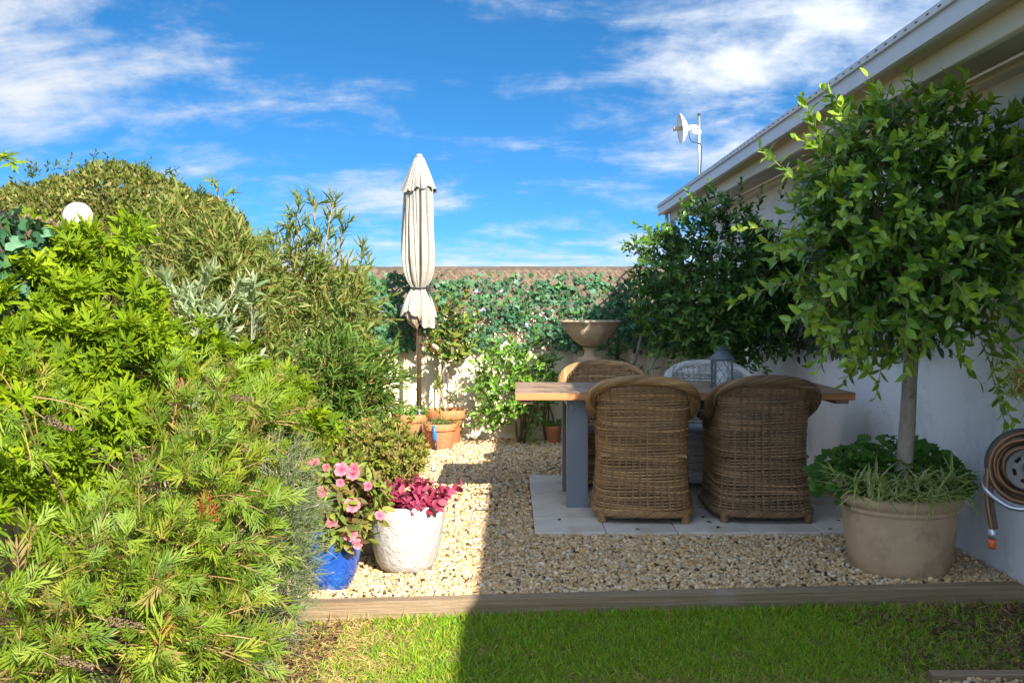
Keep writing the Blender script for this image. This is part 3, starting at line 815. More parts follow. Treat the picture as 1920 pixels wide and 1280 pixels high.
def chair_meshes(pal, seed):
    r = np.random.default_rng(seed); pal = np.asarray(pal)
    def tint(): 
        c = (.55 * pal.mean(0) + .45 * pal[r.integers(0, len(pal))]) * r.uniform(.84, 1.16); return np.clip(c, 0, 1)
    out = {}
    nst = 36
    st = np.linspace(-1, 1, nst)
    g = G()
    sides = np.array([(0, 1.0), (.8, .55), (.8, -.55), (0, -1.0), (-.8, -.55), (-.8, .55)])
    def strand(s_arr, z0, parity, rad=.0082, inset=0.0, front=False, tint_=None):
        k = (s_arr + 1) / 2 * (nst - 1)
        off = -np.cos(2 * np.pi * k) * .0062 + .0016 * parity + inset
        if front:
            P = np.stack([s_arr * .285, np.full_like(s_arr, FRONT) + off, np.full_like(s_arr, z0)], 1)
        else:
            zz = z0 + .004 * np.sin(s_arr * 9 + z0 * 40) + r.uniform(-.0015, .0015)
            P = shell(s_arr, zz) + shell_n(s_arr, zz) * off[:, None]
        V, F = tube(P, rad * r.uniform(.85, 1.15), 5, False)
        c = tint() if tint_ is None else tint_
        T = np.tile(c, (len(V), 1)) * np.repeat(1 + .22 * np.sin(np.arange(len(P)) * .11 + r.uniform(0, 6)) , 5)[:, None]
        g.add(V, F, np.clip(T, 0, 1))
    z = .075; row = 0
    while z < .865:
        ss = np.linspace(-1, 1, nst * 4 + 1)
        zt = ztop(ss)
        inside = ss[zt > z + .018]
        if len(inside) > 6:
            strand(inside, z, row % 2)
        gap = .0168
        if r.random() < .04: gap = .0195
        z += gap; row += 1
    for k in range(nst):
        for ds in (-.005, .005):
            zz = np.linspace(.05, float(ztop(st[k])) - .005, 7)
            sk_ = np.full(7, np.clip(st[k] + ds, -1, 1)); P = shell(sk_, zz) + shell_n(sk_, zz) * .0004; V, F = tube(P, .0042, 5, False); g.add(V, F, tint() * .9)
    out['woven_shell'] = g.mesh('woven_shell', M['wicker'], smooth=True)
    g = G(); z = .075; row = 0
    while z < .40:
        strand(np.linspace(-1, 1, 73), z, row % 2, front=True); z += .0168; row += 1
    for k in range(0, nst):
        x = st[k] * .285; V, F = tube([(x, FRONT, .05), (x, FRONT, .41)], .0045, 4, False); g.add(V, F, tint() * .8)
    out['front_skirt'] = g.mesh('front_skirt', M['wicker'], smooth=True)
    # seat: close strands from side to side
    g = G(); y = -.25; row = 0
    while y < FRONT:
        xs_ = np.linspace(-.275, .275, 40); P = np.stack([xs_, np.full(40, y), .405 + .005 * np.cos(np.pi * (np.arange(40) + row))], 1)
        V, F = tube(P, .009, 4, False); g.add(V, F, tint()); y += .016; row += 1
    out['seat'] = g.mesh('seat', M['wicker'], smooth=True)
    # rope-like rolled rim from the foot of one arm, over the back, to the other
    def rope(path, R0, rs_, n, pitch, gobj, var=.12):
        d = norm(np.gradient(path, axis=0)); up = np.array([0, 0, 1.0])
        U = norm(np.cross(d, up + np.array([.001, .002, 0]))); W = np.cross(U, d)
        L = np.concatenate([[0], np.cumsum(np.linalg.norm(np.diff(path, axis=0), axis=1))])
        for k in range(n):
            a = L / pitch * 2 * np.pi + 2 * np.pi * k / n
            P = path + (np.cos(a)[:, None] * U * R0[0] + np.sin(a)[:, None] * W * R0[1])
            V, F = tube(P, rs_ * r.uniform(.9, 1.1), 6, True); T = np.tile(tint() * r.uniform(1 - var, 1 + var), (len(V), 1)); gobj.add(V, F, np.clip(T, 0, 1))
    g = G()
    ss = np.linspace(-1, 1, 190); zt = ztop(ss)
    path = shell(ss, zt) + shell_n(ss, zt) * (.024 + .026 * np.exp(-((np.abs(ss) - .42) / .13) ** 2))[:, None]
    k = np.ones(9) / 9; path = np.stack([np.convolve(np.pad(path[:, i], 4, 'edge'), k, 'valid') for i in range(3)], 1)
    rope(path, (.029, .023), .0076, 12, .55, g, .30)
    out['rim_braid'] = g.mesh('rim_braid', M['wicker'], smooth=True)
    g = G()
    path = shell(np.linspace(-1, 1, 150), .058) ; path = path + shell_n(np.linspace(-1, 1, 150), .058) * .006
    rope(path, (.011, .013), .0085, 5, .16, g)
    fx = np.linspace(-.29, .29, 50); rope(np.stack([fx, np.full(50, FRONT + .008), np.full(50, .058)], 1), (.009, .010), .008, 4, .16, g)
    out['base_braid'] = g.mesh('base_braid', M['wicker'], smooth=True)
    g = G()
    P = np.array([(.302, FRONT + .012, .055), (.288, FRONT + .012, .3), (.300, FRONT + .012, .585)])
    P = np.stack([np.interp(np.linspace(0, 2, 40), [0, 1, 2], P[:, i]) for i in range(3)], 1)
    rope(P, (.012, .012), .0085, 4, .14, g)
    out['arm_post'] = g.mesh('arm_post', M['wicker'], smooth=True)
    g = G(); pr = [(0, 0), (.026, 0), (.030, .006)]
    for k in range(4): pr += [(.030, .006 + k * .012), (.025, .012 + k * .012)]
    pr += [(.026, .056), (0, .056)]
    V, F = lathe(pr, 14); g.add(V, F, pal[0] * .8)
    out['foot'] = g.mesh('foot', M['wicker'], smooth=True)
    return out
BROWN = [(0.347, 0.193, 0.072), (0.261, 0.140, 0.053), (0.415, 0.246, 0.101), (0.184, 0.097, 0.040), (0.319, 0.193, 0.082)]
DARKB = [(0.261, 0.149, 0.066), (0.184, 0.106, 0.048), (0.338, 0.202, 0.097), (0.125, 0.072, 0.034), (0.241, 0.160, 0.087)]
GREYB = [(.52, .50, .46), (.42, .41, .38), (.62, .60, .55), (.32, .31, .30)]
def chair(meshes, loc, rz, label, name='wicker_chair'):
    c = empty(name, loc, label, 'chair', 'wicker chairs around the dining table', rz)
    for k, me in meshes.items():
        if k in ('foot', 'arm_post'): continue
        link(bpy.data.objects.new(k, me), c)
    for s in (-1, 1):
        o = link(bpy.data.objects.new('arm_post', meshes['arm_post']), c); o.scale = (s, 1, 1)
        for y in (-.265, .255):
            o = link(bpy.data.objects.new('foot', meshes['foot']), c); o.location = (s * .265, y, 0)
    return c
cm1 = chair_meshes(BROWN, 1); cm2 = chair_meshes(DARKB, 2); cm3 = chair_meshes(GREYB, 3)
c1 = chair(cm1, (.85, 6.52, TZ), R(-5), 'honey-brown wicker tub chair nearer the middle, its back to the lawn')
c2 = chair(cm2, (1.605, 6.52, TZ), R(-2), 'darker brown wicker tub chair nearer the white wall, its back to the lawn')
c3 = chair(cm1, (.735, 7.70, TZ), R(180 + 3), 'brown wicker chair on the far side of the table, below the stone urn')
c4 = chair(cm3, (1.56, 7.72, TZ), R(180 - 2), 'grey wicker chair on the far side of the table, behind the lantern')
for c_ in (c1, c2, c3, c4): c_.scale = (.98, 1.0, 1.02)

# ------------------------------------------------------------------ lantern with candle
lx, ly = 1.437, 6.82
lt = empty('lantern', (lx, ly, TT + .001), 'dark grey metal lantern with a white candle on the dining table', 'lantern')
box('base', M['lantern'], -.068, .068, -.068, .068, 0, .016, lt, .003)
for sx in (-1, 1):
    for sy in (-1, 1):
        box('corner_post', M['lantern'], sx * .057 - .007, sx * .057 + .007, sy * .057 - .007, sy * .057 + .007, .016, .20, lt, .002)
box('top_frame', M['lantern'], -.066, .066, -.066, .066, .20, .212, lt, .003)
pr = [(.108, .209), (.108, .214), (.046, .258), (.046, .262), (.0, .263)]
rf = part('roof', lathe(pr, 4), M['lantern'], lt, rot=(0, 0, R(45)))
part('cap', lathe([(.040, .262), (.040, .266), (.030, .268), (.030, .276), (.038, .278), (.038, .284), (0, .285)], 20), M['lantern'], lt)
part('ring_handle', tube([(math.cos(a) * .03, 0, .285 + math.sin(a) * .012) for a in np.linspace(0, math.pi, 14)], .003, 6), M['lantern'], lt)
for ang in range(4):
    gp = box('pane', M['glass'], -.049, .049, -.0008, .0008, .017, .199, lt, 0)
    a = R(90 * ang); gp.location = (math.sin(a) * .054, -math.cos(a) * .054, .108); gp.rotation_euler = (0, 0, a)
    g = G()
    for s in (-1, 1):
        for k in (-1, 0, 1):
            x0, x1 = -.05, .05
            pts = [(-.05, -.002, .108 + s * -.078 + k * .085), (.05, -.002, .108 + s * .078 + k * .085)]
            # clip to the opening
            (xa, _, za), (xb, _, zb) = pts
            tt = np.linspace(0, 1, 60); zz = za + (zb - za) * tt; ok = (zz > .018) & (zz < .199)
            if ok.sum() > 2:
                t0, t1 = tt[ok][0], tt[ok][-1]
                V, F = tube([(xa + (xb - xa) * t0, -.002, za + (zb - za) * t0), (xa + (xb - xa) * t1, -.002, za + (zb - za) * t1)], .0019, 5); g.add(V, F)
    la = g.build('lattice', M['lantern'], lt); la.location = (math.sin(a) * .056, -math.cos(a) * .056, 0); la.rotation_euler = (0, 0, a)
part('candle', lathe([(0, .016), (.036, .016), (.037, .02), (.037, .118), (.034, .122), (.010, .118), (0, .118)], 24), M['candle'], lt, smooth=False)

# ------------------------------------------------------------------ closed umbrella
ub = empty('garden_umbrella', (-.935, 10.02, 0), 'closed cream garden umbrella tied with black cord', 'umbrella')
part('pole', lathe([(0, .33), (.027, .33), (.027, 2.86), (0, 2.86)], 20), M['pole'], ub, smooth=False)
part('pole_sleeve', lathe([(0, .004), (.031, .004), (.032, .33), (.026, .338), (.0, .338)], 20), M['polebase'], ub)
part('collar', lathe([(.0275, .334), (.036, .336), (.036, .348), (.0275, .35)], 20), M['galv'], ub)
bs = box('base_slab', M['basestone'], -.08, .30, -.30, .12, -.02, .012, ub, .008)
ruv = np.random.default_rng(8)
nfold = 9; wob = ruv.uniform(-.5, .5, 16)
def pleat(z):
    """radius, pleat depth, hem raggedness against height"""
    return None
def canopy(prof, segs, depth, phase, nf, twist=0.0, off=(0, 0)):
    prof = np.asarray(prof); a = np.linspace(0, 2 * np.pi, segs, endpoint=False); V = []
    for (rad, z, dep) in prof:
        f_ = np.abs(np.sin(a * nf / 2 + phase + twist * z + .55 * np.sin(a * 2 + 1) + .3 * np.sin(a * 5)))
        crease = np.exp(-(f_ / .30) ** 2)
        rr = .93 * rad * (.97 - 1.05 * dep * crease + .05 * np.sin(a * 2 + z)) * (1 + .03 * np.sin(a * 17 + 3 * np.sin(z * 3)) + .02 * np.sin(a * 31 + z * 9)) * (1 + .07 * np.sin(a * 3 + z * 2.2 + phase) + .035 * np.sin(a * 7 + z * 5))
        V.append(np.stack([rr * np.cos(a) + off[0] * (z - 1.5), rr * np.sin(a) + off[1] * (z - 1.5), np.full(segs, z)], 1))
    return np.array(V)
def grid_faces(n, segs):
    i, k = np.meshgrid(np.arange(n - 1), np.arange(segs), indexing='ij'); k2 = (k + 1) % segs
    return np.stack([i * segs + k, i * segs + k2, (i + 1) * segs + k2, (i + 1) * segs + k], -1).reshape(-1, 4)
SG = 216
prof = [(.150, 2.60, .42), (.156, 2.45, .46), (.165, 2.25, .48), (.172, 2.05, .50), (.178, 1.88, .52), (.160, 1.74, .45), (.128, 1.65, .52), (.098, 1.60, .55), (.080, 1.572, .5)]
zs = np.linspace(2.60, 1.572, 40); pf = np.array(prof)[::-1]
prof = [(float(np.interp(z, pf[:, 1], pf[:, 0])), z, float(np.interp(z, pf[:, 1], pf[:, 2]))) for z in zs]
V = canopy(prof, SG, 0, .2, nfold, .25)
part('canopy', (V.reshape(-1, 3), grid_faces(len(prof), SG)), M['canvas'], ub, smooth=True)
zs = np.linspace(1.572, 1.36, 16)
prof = [(float(np.interp(z, [1.34, 1.40, 1.47, 1.55, 1.572], [.195, .178, .145, .09, .08])), z, .45 + .4 * (1.57 - z)) for z in zs]
V = canopy(prof, SG, 0, .2, nfold, .25)
a = np.linspace(0, 2 * np.pi, SG, endpoint=False)
hem = .05 * np.abs(np.sin(a * 4.5 + .7)) + .04 * np.sin(a * 3 + 4.2) + .12 * np.clip(np.cos(a - 5.5), 0, 1)
w = np.linspace(0, 1, len(prof))[:, None] ** 1.5
V[:, :, 2] -= w * hem[None] 
part('canopy_skirt', (V.reshape(-1, 3), grid_faces(len(prof), SG)), M['canvas'], ub, smooth=True)
prof = [(float(np.interp(z, [1.19, 1.25, 1.36, 1.56], [.05, .14, .15, .07])), z, .42) for z in np.linspace(1.56, 1.19, 14)]
V = canopy(prof, SG, 0, .6, 7, .6); V[:, :, 2] += np.linspace(0, 1, 14)[:, None] * .03 * np.sin(a * 4)[None]
part('canopy_lining', (V.reshape(-1, 3), grid_faces(len(prof), SG)), M['canvas_in'], ub, smooth=True)
zs = np.linspace(2.90, 2.575, 16)
prof = [(float(np.interp(z, [2.56, 2.60, 2.75, 2.88, 2.90], [.200, .178, .112, .05, .02])), z, float(np.interp(z, [2.56, 2.9], [.30, .05]))) for z in zs]
V = canopy(prof, SG, 0, .2, nfold, .25); V[:, :, 2] -= w[:len(prof)] * (.035 * np.abs(np.sin(a * nfold / 2 + .9)) + .02 * np.sin(a * 2))[None]
part('vent_cap', (V.reshape(-1, 3), grid_faces(len(prof), SG)), M['canvas'], ub, smooth=True)
part('finial', lathe([(.0, 2.885), (.034, 2.89), (.036, 2.905), (.02, 2.918), (0, 2.922)], 18), M['canvas'], ub)
part('tie_cord', tube([(math.cos(t) * .083, math.sin(t) * .083, 1.576 + .006 * math.sin(t)) for t in np.linspace(0, 2 * math.pi, 40)], .0085, 6), M['cord'], ub)
g = G()
for k in range(5):
    r_ = np.random.default_rng(k); c0 = np.array([.085, -.035, 1.568])
    P = [c0 + np.array([.022 * math.cos(t) + .01, .016 * math.sin(t), .026 * math.sin(t * 1.3 + k)]) for t in np.linspace(0, 5.5, 16)]
    g.add(*tube(P, .007, 5))
for dx, l in ((.02, .16), (.035, .11), (.008, .2)):
    g.add(*tube([(.085 + dx * t, -.045, 1.565 - l * t) for t in np.linspace(0, 1, 6)], .0055, 5))
g.build('cord_knot', M['cord'], ub)
part('runner', lathe([(.026, 1.165), (.037, 1.17), (.037, 1.215), (.026, 1.22)], 18), M['cord'], ub)
part('runner_lever', tube([(.03, -.01, 1.185), (.085, -.02, 1.18)], .010, 8), M['cord'], ub)

# ------------------------------------------------------------------ stone urn on pedestal
ux, uy = .755, 9.65
un = empty('stone_urn', (ux, uy, 0), 'wide octagonal stone urn on a square sandstone pedestal', 'urn')
def octo(a, z):
    k = np.pi / 4; b_ = (a + np.pi / 8) % k - k / 2
    f_ = np.cos(k / 2) / np.cos(b_); wz = np.clip((z - 1.02) / .1, 0, 1)
    return f_ * wz + (1 - wz) * .97
bowl = [(0, 1.0), (.075, 1.0), (.10, 1.015), (.17, 1.06), (.225, 1.115), (.262, 1.165), (.268, 1.178), (.272, 1.185), (.300, 1.228), (.312, 1.232), (.314, 1.246), (.300, 1.252), (.27, 1.246), (.22, 1.16), (.12, 1.09), (0, 1.07)]
part('bowl', lathe(bowl, 48, octo), M['urn'], un)
part('stem', lathe([(.085, .99), (.062, .975), (.052, .95), (.055, .925), (.075, .90), (.108, .89), (.118, .886), (.118, .848), (0, .848)][::-1], 32), M['urn'], un, smooth=False)
box('pedestal_cap', M['sandstone'], -.132, .132, -.132, .132, .702, .846, un, .006)
box('pedestal', M['sandstone'], -.13, .13, -.13, .13, .35, .699, un, .006)
box('plinth', M['sandstone'], -.15, .15, -.15, .15, -.02, .348, un, .008)

# ------------------------------------------------------------------ antenna on the roof
ax, ay = 2.33, 12.4
an = empty('antenna', (ax, ay, 2.78), 'white dish antenna on a thin mast above the eave', 'antenna')
part('mast', lathe([(0, -.02), (.0165, -.02), (.0165, .99), (0, .99)], 14), M['galv'], an)
part('mast_cap', lathe([(.0, .985), (.02, .985), (.02, 1.015), (0, 1.016)], 14), M['cord'], an)
# dish: bowl facing left and a little away
n, sg = 9, 28; V = []
for i in range(n):
    t_ = i / (n - 1)
    for k in range(sg):
        a_ = 2 * math.pi * k / sg
        V.append((-.085 * t_ * t_, math.cos(a_) * .17 * t_, math.sin(a_) * .185 * t_))
V2 = [(x + .012, y, z) for x, y, z in V]
F = grid_faces(n, sg); F2 = F[:, ::-1] + len(V)
rim = np.array([((n - 1) * sg + k, (n - 1) * sg + (k + 1) % sg, len(V) + (n - 1) * sg + (k + 1) % sg, len(V) + (n - 1) * sg + k) for k in range(sg)])
dish = part('dish', (V + V2, np.concatenate([F, F2, rim])), M['antenna'], an, loc=(-.155, 0, .835), rot=(0, R(-5), R(2)), smooth=True)
fd = part('feed', tube([(.0, 0, 0), (-.165, 0, 0)], .028, 14), M['tanpot'], an, loc=(-.155, 0, .835), rot=(0, R(-5), R(2)))
part('bracket', tube([(-.15, 0, .835), (-.06, 0, .845), (-.03, 0, .835)], .03, 10), M['antenna'], an)
part('clamp', tube([(-.085, 0, .785), (-.05, 0, .78), (.02, 0, .785)], .024, 10), M['antenna'], an)
P = [(-.13, -.01, .80), (-.12, -.012, .70), (-.09, -.014, .655), (-.03, -.018, .645), (.012, -.022, .64), (.03, -.022, .60), (.024, -.02, .4), (.012, -.018, .25), (.024, -.018, .05), (.03, -.018, -.02)]
P = np.array(P); tt = np.linspace(0, len(P) - 1, 60); P = np.stack([np.interp(tt, range(len(P)), P[:, i]) for i in range(3)], 1)
k = np.ones(7) / 7; P = np.stack([np.convolve(np.pad(P[:, i], 3, 'edge'), k, 'valid') for i in range(3)], 1)
part('cable', tube(P, .0065, 6), M['cord'], an)

# ------------------------------------------------------------------ globe light on a stake (left fence line)
gl = at(146, 406, 5.0)
gb = empty('garden_globe', (gl[0], gl[1], -.02), 'white frosted globe light rising above the lime-green leaves', 'light')
th = np.linspace(-math.pi / 2, math.pi / 2, 22)
part('globe', lathe([(.072 * math.cos(t_) + 1e-5, gl[2] + .02 + .072 * math.sin(t_)) for t_ in th], 32), M['globe'], gb, smooth=True)
part('stake', tube([(0, 0, 0), (0, 0, gl[2] - .04)], .012, 10), M['polebase'], gb)
part('collar', lathe([(.0, gl[2] - .065), (.026, gl[2] - .065), (.032, gl[2] - .045), (0, gl[2] - .044)], 20), M['polebase'], gb)

# ------------------------------------------------------------------ hose reel by the wall
hx, hy, hz = 2.325, 4.50, .645
hr = empty('hose_reel', (WALL_X, hy + .1, hz), 'wall-mounted grey hose reel wound with brown striped hose', 'hose reel')
hro = np.array(hr.location)
def on_reel(P):
    """reel axis points mostly to the camera and a bit to the left"""
    a_ = R(-22); P = np.asarray(P, float)
    x, y, z = P[:, 0], P[:, 1], P[:, 2]
    return .86 * np.stack([x * math.cos(a_) - y * math.sin(a_), x * math.sin(a_) + y * math.cos(a_), z], 1) + np.array([hx, hy, hz]) - hro
def disc(name, r0, r1, y, thick, holes, mat):
    """flanged plate with rounded openings, in the reel's frame"""
    sg, rings = 72, [r0, r0 + .02, r0 + (r1 - r0) * .42, r0 + (r1 - r0) * .62, r1 - .03, r1 - .012, r1]
    yo = [0, -.006, -.004, -.004, -.006, -.012, -.016]
    V, F = [], []
    for side_ in (0, 1):
        for rr, dy in zip(rings, yo):
            for k in range(sg):
                a_ = 2 * math.pi * k / sg; V.append((rr * math.cos(a_), y + dy + side_ * thick, rr * math.sin(a_)))
    nr = len(rings)
    for side_ in (0, 1):
        b0 = side_ * nr * sg
        for i in range(nr - 1):
            for k in range(sg):
                if holes and i in (2, 3) and (k % (sg // holes)) < (sg // holes) * .45: continue
                f_ = (b0 + i * sg + k, b0 + i * sg + (k + 1) % sg, b0 + (i + 1) * sg + (k + 1) % sg, b0 + (i + 1) * sg + k)
                F.append(f_ if side_ else f_[::-1])
    for i in (0, nr - 1):
        for k in range(sg):
            F.append((i * sg + k, i * sg + (k + 1) % sg, nr * sg + i * sg + (k + 1) % sg, nr * sg + i * sg + k))
    return part(name, (on_reel(V), F), mat, hr)
disc('back_plate', .03, .198, .075, .006, 8, M['plastic'])
disc('front_plate', .02, .105, -.075, .006, 6, M['plastic'])
V, F = lathe([(.07, -.075), (.07, .075)], 28); V = np.stack([V[:, 0], V[:, 2], V[:, 1]], 1)
part('drum', (on_reel(V), F), M['plastic'], hr, smooth=True)
P = []
for k in range(0, 7 * 40):
    a_ = k / 40 * 2 * math.pi; lay = k / 40
    rad = .095 + .014 * (lay // 1.0) + .004 * math.sin(a_ * 2.3)
    P.append((rad * math.cos(a_), -.05 + .10 * abs(((lay * .37) % 1) * 2 - 1), rad * math.sin(a_)))
P = on_reel(P)
tail = np.array([[-.185, -.03, -.01], [-.192, -.045, -.12], [-.185, -.05, -.22], [-.172, -.05, -.30], [-.165, -.05, -.345]])
tt = np.linspace(0, 4, 24); tail = np.stack([np.interp(tt, range(5), tail[:, i]) for i in range(3)], 1)
tail_w = on_reel(tail)
ho_ = part('hose', tube(P, .0125, 8), M['hose'], hr, smooth=True)
part('hose_tail', tube(tail_w, .0125, 8), M['hose'], hr, smooth=True)
t2 = tail_w.copy(); t2[:, 0] += .022; t2[:, 1] += .01
part('hose_tail', tube(t2[:-2], .0125, 8), M['hose'], hr, smooth=True)
def stripe(Pth, off):
    return tube(Pth + off, .0032, 5)
d_ = norm(CAM - hro - P) 
part('hose_stripe', tube(P + d_ * .0112, .0030, 5), M['hosestripe'], ho_, smooth=True)
part('hose_stripe', tube(tail_w + norm(CAM - hro - tail_w) * .0112, .0030, 5), M['hosestripe'], hr, smooth=True)
e = tail_w[-1]
part('connector_collar', lathe([(0, -.03), (.018, -.03), (.0195, -.01), (.0195, .012), (.014, .016), (0, .016)], 16), M['galv'], hr, loc=e)
part('connector', lathe([(0, -.075), (.013, -.075), (.017, -.06), (.0175, -.032), (0, -.031)], 16), M['orange'], hr, loc=e)
P = on_reel([(.0, -.10, .02), (.02, -.115, -.1), (.05, -.12, -.195), (-.08, -.11, -.205), (-.17, -.08, -.15), (-.20, -.05, -.115), (-.205, .02, -.09), (-.19, .08, -.06)])
tt = np.linspace(0, 7, 80); P = np.stack([np.interp(tt, range(8), P[:, i]) for i in range(3)], 1); k = np.ones(9) / 9
P = np.stack([np.convolve(np.pad(P[:, i], 4, 'edge'), k, 'valid') for i in range(3)], 1)
part('carry_frame', tube(P, .0115, 10), M['galv'], hr, smooth=True)
box('wall_bracket', M['galv'], -.20, -.002, -.03, .03, -.03, .03, hr, .004)
box('wall_plate', M['galv'], -.012, -.0005, -.08, .08, -.16, .16, hr, .003)
# ================================================================== POTS AND PLANTS
def pot(prof_out, wall=.02, soil_z=None):
    """outer profile (r,z) from base to rim -> closed pot profile with inside"""
    top = prof_out[-1]
    return [(0, prof_out[0][1])] + list(prof_out) + [(top[0] - wall, top[1]), (top[0] - wall - .005, top[1] - .10), (0, top[1] - .10)]
def soil_in(parent, rad, z):
    return part('potting_soil', lathe([(rad, z - .01), (rad, z), (rad * .5, z + .012), (0, z + .014)], 20), M['soil'], parent)
def terracotta(name, loc, r, h, label, mat='terracotta'):
    p = empty(name, loc, label, 'pot', None)
    body = [(r * .70, 0), (r * .72, .004), (r * .90, h * .72), (r * .905, h * .74)]
    rim = [(r * .91, h * .735), (r * .985, h * .74), (r, h * .76), (r * 1.02, h * .98), (r * 1.0, h), (r * .92, h), (r * .90, h * .8)]
    part('body', lathe([(0, 0)] + body + [(r * .86, h * .74), (r * .8, h * .5)], 40), M[mat], p, smooth=False)
    part('rim', lathe(rim, 40), M[mat], p)
    soil_in(p, r * .90, h * .86)
    return p

FI = [leaf_oval(.46, .16, .14), leaf_oval(.42, .22, .28), leaf_oval(.50, .10, .05), leaf_oval(.44, .18, .2, .85, .02)]
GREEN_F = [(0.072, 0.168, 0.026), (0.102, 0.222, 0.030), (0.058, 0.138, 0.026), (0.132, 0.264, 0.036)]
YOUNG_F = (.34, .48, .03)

# ------------------------------------------------------------------ big clay pot, standard fig tree growing in it, underplanting
bpx, bpy_ = 2.035, 5.235
bp_ = empty('planter_pot', (bpx, bpy_, 0), 'large aged clay pot holding the near standard tree', 'pot')
part('body', lathe([(0, 0), (0.2372, 0), (0.2437, .006), (0.2632, .10), (0.2790, .22), (0.2864, .30), (0.2874, .315)], 64), M['oldpot'], bp_, smooth=False)
part('rim', lathe([(0.2874, .312), (0.2957, .316), (0.2957, .332), (0.2902, .336), (0.2920, .340), (0.3088, .352), (0.3143, .372), (0.3106, .392), (0.2957, .402), (0.2790, .402), (0.2651, .36)], 64), M['oldpot'], bp_, smooth=False)
soil_in(bp_, .27, .365)

r = np.random.default_rng(40)
ft = empty('fig_tree', (bpx, bpy_, .37), 'standard fig tree with a round glossy crown growing from the large clay pot', 'tree')
fo = np.array(ft.location)
cc = np.array([2.0, 4.98, 1.77])
trunk_top = np.array([bpx + .04, bpy_ - .08, 1.22])
tp = limb(r, (bpx - .01, bpy_, .33), trunk_top, 0, 9); tp = (1 - .8) * tp + .8 * np.linspace(tp[0], tp[-1], 9); tp[:, 0] += .02 * np.sin(np.linspace(0, 3, 9))
part('trunk', (tube(tp - fo, np.linspace(.047, .034, 9), 12)), M['bark'], ft, smooth=True)
crad = np.array([.52, .48, .62])
g = G()
for k in range(26):
    d = rand_dirs(r, 1)[0]; d[2] = abs(d[2]) * .9 - .15
    b_ = cc + d * crad * r.uniform(.65, .95)
    P = limb(r, trunk_top + r.normal(0, .02, 3) - [0, 0, .06], b_, .08, 8)
    g.add(*tube(P, np.linspace(.013, .004, 8), 6, False), (.12, .085, .05))
g.build('branches', M['stem'], ft, fo, True)
base, dr = ell_shell(r, 560, cc, crad, .5, .96); lum = 1 + .16 * np.sin(dr[:, 0] * 5 + 1.1) * np.cos(dr[:, 2] * 4.3 + .5) + .10 * np.sin(dr[:, 0] * 9 + dr[:, 2] * 7); base = cc + (base - cc) * lum[:, None]
dr = norm(dr + r.normal(0, .5, dr.shape) + [0, -.1, .25])
ln = r.uniform(.10, .30, len(base))
# longer leaders: the upright tip, drooping side shoots
ex_b = [at(1770, 300, 4.8), at(1785, 270, 4.75), at(1740, 290, 4.8), at(1545, 290, 4.8), at(1580, 300, 4.8), at(1500, 350, 4.8), at(1860, 260, 4.9), at(1480, 430, 4.75), at(1480, 530, 4.75), at(1840, 640, 4.7), at(1870, 600, 4.7),
        at(1700, 560, 4.6), at(1640, 600, 4.6), at(1560, 560, 4.6), at(1890, 520, 4.7), at(1860, 700, 4.7), at(1600, 520, 4.55), at(1760, 500, 4.55), at(1530, 470, 4.6)]
ex_d = [(0, -.1, 1), (.15, -.1, 1), (-.2, 0, 1), (-.4, -.2, 1), (-.1, -.2, 1), (-.7, -.2, .7), (.5, -.2, .7), (-1, -.2, .1), (-1, -.2, -.2), (.3, -.3, -1), (.1, -.3, -1),
        (-.2, -.5, -.9), (-.6, -.5, -.5), (-.9, -.4, -.3), (.3, -.4, -1), (.2, -.2, -1), (-.6, -.7, -.2), (.2, -.8, -.5), (-.8, -.5, .1)]
ex_l = [.46, .40, .30, .34, .3, .3, .34, .28, .30, .36, .32, .34, .30, .28, .34, .26, .26, .3, .28]
allP = []
for (bb, dd, ll, nl) in ((base, dr, ln, 10), (np.array(ex_b), np.array(ex_d), np.array(ex_l), 15)):
    allP.append(grow(r, bb, dd, ll, nl, (.055, .092), 58, .12, .3, up=.5))
P, A, Nn, Sz, T = [np.concatenate(z) for z in zip(*allP)]
g = G(); shoot_stems(g, r, base, dr, ln, .12, .0032, (.16, .15, .05)); shoot_stems(g, r, np.array(ex_b), norm(np.array(ex_d)), np.array(ex_l), .12, .004, (.2, .17, .06))
g.build('twigs', M['stem'], ft, fo)
keep = (P[:, 0] < WALL_X - .03) & (P[:, 2] < 2.64 - np.clip((P[:, 0] - 1.92) * 4, 0, .1))
P, A, Nn, Sz, T = P[keep], A[keep], Nn[keep], Sz[keep], T[keep]
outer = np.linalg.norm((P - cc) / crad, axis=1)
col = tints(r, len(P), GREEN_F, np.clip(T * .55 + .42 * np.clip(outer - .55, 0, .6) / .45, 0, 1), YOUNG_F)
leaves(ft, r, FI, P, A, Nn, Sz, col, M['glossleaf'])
# inner leaves give the crown its depth
r = np.random.default_rng(44)
base, dr = ell_shell(r, 330, cc, crad * .8, .2, .95); P, A, Nn, Sz, T = grow(r, base, norm(dr + r.normal(0, .8, dr.shape)), .16, 9, (.05, .085), 60, .1, .4)
leaves(ft, r, FI, P, A, Nn, Sz, tints(r, len(P), GREEN_F), M['glossleaf'], mass='inner_foliage', n_parts=0)

